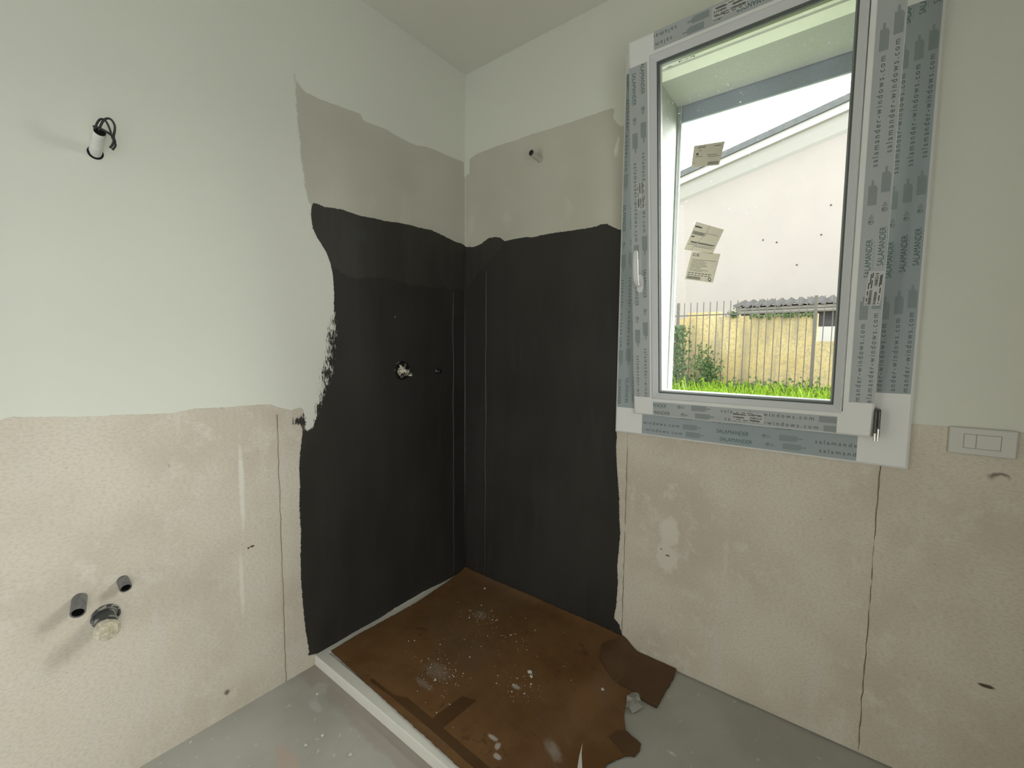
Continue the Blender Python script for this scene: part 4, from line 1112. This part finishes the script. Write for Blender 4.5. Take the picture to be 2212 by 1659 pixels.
# neighbouring gable house
nh = empty('neighbour_house', (0, 11, GZ)); tag(nh, 'cream gable-ended house filling the view beyond the garden fence', 'house')
sl = .2278
def roofz(x, y0=10.6): return 6.10 + (x + 2.127) * sl
xa, xb = -9.0, 8.0
v = [(xa, 11, GZ), (xb, 11, GZ), (xb, 11, roofz(xb) - .1), (xa, 11, roofz(xa) - .1), (xa, 14, GZ), (xb, 14, GZ), (xb, 14, roofz(xb) - .1), (xa, 14, roofz(xa) - .1)]
BF = [(0, 1, 2, 3), (7, 6, 5, 4), (0, 4, 5, 1), (1, 5, 6, 2), (2, 6, 7, 3), (3, 7, 4, 0)]
adopt(nh, obj('gable_wall', v, BF, M['cream']))
def slope_bar(name, y0, y1, d0, d1, mat):
    v = [(x, y, roofz(x) + d) for d in (d0, d1) for (x, y) in ((xa, y0), (xb, y0), (xb, y1), (xa, y1))]
    o = obj(name, v, [(0, 3, 2, 1), (4, 5, 6, 7), (0, 1, 5, 4), (1, 2, 6, 5), (2, 3, 7, 6), (3, 0, 4, 7)], mat); adopt(nh, o); return o
slope_bar('roof', 10.56, 14, -.13, .02, M['roof'])
slope_bar('fascia', 10.62, 10.75, -.30, -.13, M['soffit'])
v = []
for x in (xa, xb): v += [(x, 10.75, roofz(x) - .12), (x, 10.75, roofz(x) - .29), (x, 10.82, roofz(x) - .42), (x, 10.93, roofz(x) - .58), (x, 11.02, roofz(x) - .66), (x, 11.02, roofz(x) - .12)]
o = obj('cornice', v, [(i, (i + 1) % 6, 6 + (i + 1) % 6, 6 + i) for i in range(6)] + [tuple(range(6))[::-1], tuple(range(6, 12))], M['soffit'], None, False); adopt(nh, o)
for k, (u, z) in enumerate(((.10, 4.0), (1.0, 4.05), (1.15, 4.7), (.55, 3.4), (-.2, 4.1))):
    MB().tube([(u, 10.99, z), (u, 11.01, z)], .02, 8).build('wall_hole', M['shed_dark'], nh)

# yellow boundary wall
yw = MB().box(-.83, 1.265, 6.32, 6.5, GZ, 1.875).box(1.265, 6, 6.32, 6.5, GZ, 1.452).build('garden_wall', M['yellow'])
tag(yw, 'stained yellow garden wall behind the iron fence', 'wall')
cp = MB().box(-.64, -.10, 6.36, 6.48, 1.875, 1.965).build('coping_block', M['yellow'], yw); cp.matrix_parent_inverse = Matrix.Identity(4)

# lean-to shed
sd_ = empty('lean_to_shed', (1.5, 7.6, GZ)); tag(sd_, 'lean-to shed with grey corrugated roof behind the yellow wall', 'shed')
MB().box(-.02, 6, 7.62, 8.6, GZ, 1.735).build('shed_wall', M['shed_white'], sd_)
MB().box(-.02, 6, 7.66, 8.6, 1.735, 2.15).build('recess_shade', M['shed_dark'], sd_)  # dark block painted in for the shaded recess under the roof
MB().box(-.06, 6, 7.50, 7.60, 2.005, 2.055).build('eaves_beam', M['shed_trim'], sd_)
MB().box(-.08, 6, 7.47, 7.54, 2.062, 2.108).build('eaves_beam', M['shed_trim'], sd_)
n = 420; v = []; f = []
for j, (yy, zz) in enumerate(((7.40, 2.125), (8.6, 2.34))):
    for i in range(n + 1):
        x = -.12 + i * .0146; wv = .024 * math.sin(x / .165 * 2 * math.pi)
        v += [(x, yy, zz + wv + .010), (x, yy, zz + wv - .008)]
w = 2 * (n + 1)
for i in range(n):
    a = 2 * i
    f += [(a, a + 2, w + a + 2, w + a), (a + 1, w + a + 1, w + a + 3, a + 3), (a, a + 1, a + 3, a + 2)]
adopt(sd_, obj('corrugated_roof', v, f, M['shed_roof'], None, True))

# iron fence
fe = empty('garden_fence', (.4, 6.0, GZ)); tag(fe, 'thin iron railing fence in front of the yellow wall', 'fence')
barm = None
for i in range(-8, 34):
    x = -.70 + i * .1024
    if i % 19 == 0:
        MB().box(x - .022, x + .022, 5.98, 6.02, GZ, 2.105).build('post', M['fence'], fe)
        continue
    if barm is None:
        o = MB().box(-.0058, .0058, 5.994, 6.006, GZ, 2.10).build('bar', M['fence'], fe); barm = o.data
    else:
        o = bpy.data.objects.new('bar', barm); COL.objects.link(o); adopt(fe, o)
    o.location = (x, 0, 0)
MB().box(-1.55, 2.8, 5.985, 6.0, 1.875, 1.895).build('rail', M['fence'], fe)
MB().box(-1.55, 2.8, 5.985, 6.0, .62, .64).build('rail', M['fence'], fe)

# grass and ivy
def m_leaf(name, a, b, c, sc=4):
    t = NT(name); n = t.noise(sc, 3, .6); n2 = t.noise(17, 2)
    col = t.mix(t.ramp(n, .3, .7), a, b); col = t.mix(t.math('MULTIPLY', t.ramp(n2, .5, .7), .6), col, c)
    t.color(col).rough(.8).set(Specular_IOR_Level=.15)
    tl = t.n.new('ShaderNodeBsdfTranslucent'); t.l.new(col, tl.inputs[0])
    mx = t.n.new('ShaderNodeMixShader'); mx.inputs[0].default_value = .35
    t.l.new(t.b.outputs[0], mx.inputs[1]); t.l.new(tl.outputs[0], mx.inputs[2]); t.l.new(mx.outputs[0], t.out.inputs['Surface'])
    return t.m
M['grass'] = m_leaf('fresh_grass', (.13, .225, .012), (.185, .30, .025), (.28, .37, .075))
M['ivy'] = m_leaf('ivy_leaf', (.055, .095, .035), (.10, .15, .065), (.18, .23, .12))
gm = MB()
for _ in range(5200):
    y = 2.2 + 3.9 * random.random() ** .8
    x = random.uniform(-1.9, 2.6)
    hgt = random.uniform(.17, .40) * (1.25 if random.random() < .12 else 1); w = random.uniform(.006, .013)
    az = random.uniform(0, 6.28); ln = random.uniform(.05, .26); dx, dy = math.cos(az), math.sin(az)
    px, py = -dy * w, dx * w
    pts = [(0, 0), (.35, .55), (.75, .95), (1.25, .92 - random.random() * .35)]
    v = []
    for k, (q, hh) in enumerate(pts):
        ww = (1, .9, .6, .05)[k]
        v += [(x + dx * ln * q - px * ww, y + dy * ln * q - py * ww, GZ + hgt * hh), (x + dx * ln * q + px * ww, y + dy * ln * q + py * ww, GZ + hgt * hh)]
    gm.add(v, [(0, 1, 3, 2), (2, 3, 5, 4), (4, 5, 7, 6)])
tag(gm.build('grass', M['grass']), 'tall bright green grass in front of the fence', 'grass', kind='stuff')
im = MB()
def leaf(x, y, z, r):
    a, b, c = Vector((random.gauss(0, 1), random.gauss(0, .6), random.gauss(0, 1))).normalized(), None, None
    nrm = Vector((random.gauss(0, .5), -1, random.gauss(.4, .5))).normalized()
    u = nrm.cross(a); u = u.normalized() if u.length > .01 else Vector((1, 0, 0)); w = nrm.cross(u)
    p = Vector((x, y, z))
    im.add([p - w * r, p + u * r * .75, p + w * r, p - u * r * .75 + nrm * r * .2], [(0, 1, 2, 3)])
for _ in range(700):      # left clump climbing the post
    z = random.uniform(.5, 1.72); leaf(random.gauss(-.66, .12 - .04 * (z - .5)), 5.93 + random.gauss(0, .06), z, random.uniform(.016, .036))
for _ in range(520):      # bush in front of the wall
    z = random.gauss(1.0, .16); leaf(random.gauss(-.18, .10) + (1.0 - z) * .2, 5.9 + random.gauss(0, .08), z, random.uniform(.016, .034))
for _ in range(1100):     # band along the wall foot
    leaf(random.uniform(-.9, 2.2), 5.9 + random.gauss(0, .1), .62 + abs(random.gauss(0, .11)), random.uniform(.016, .034))
for _ in range(230):      # fringe over the wall top
    leaf(random.uniform(.35, 1.25), 6.3 + random.gauss(0, .03), 1.86 + random.gauss(0, .022), random.uniform(.012, .026))
for _ in range(90): leaf(random.gauss(.12, .04), 6.3, random.gauss(1.91, .03), random.uniform(.012, .024))
tag(im.build('ivy', M['ivy']), 'ivy climbing the fence and the foot of the yellow wall', 'ivy', kind='stuff')
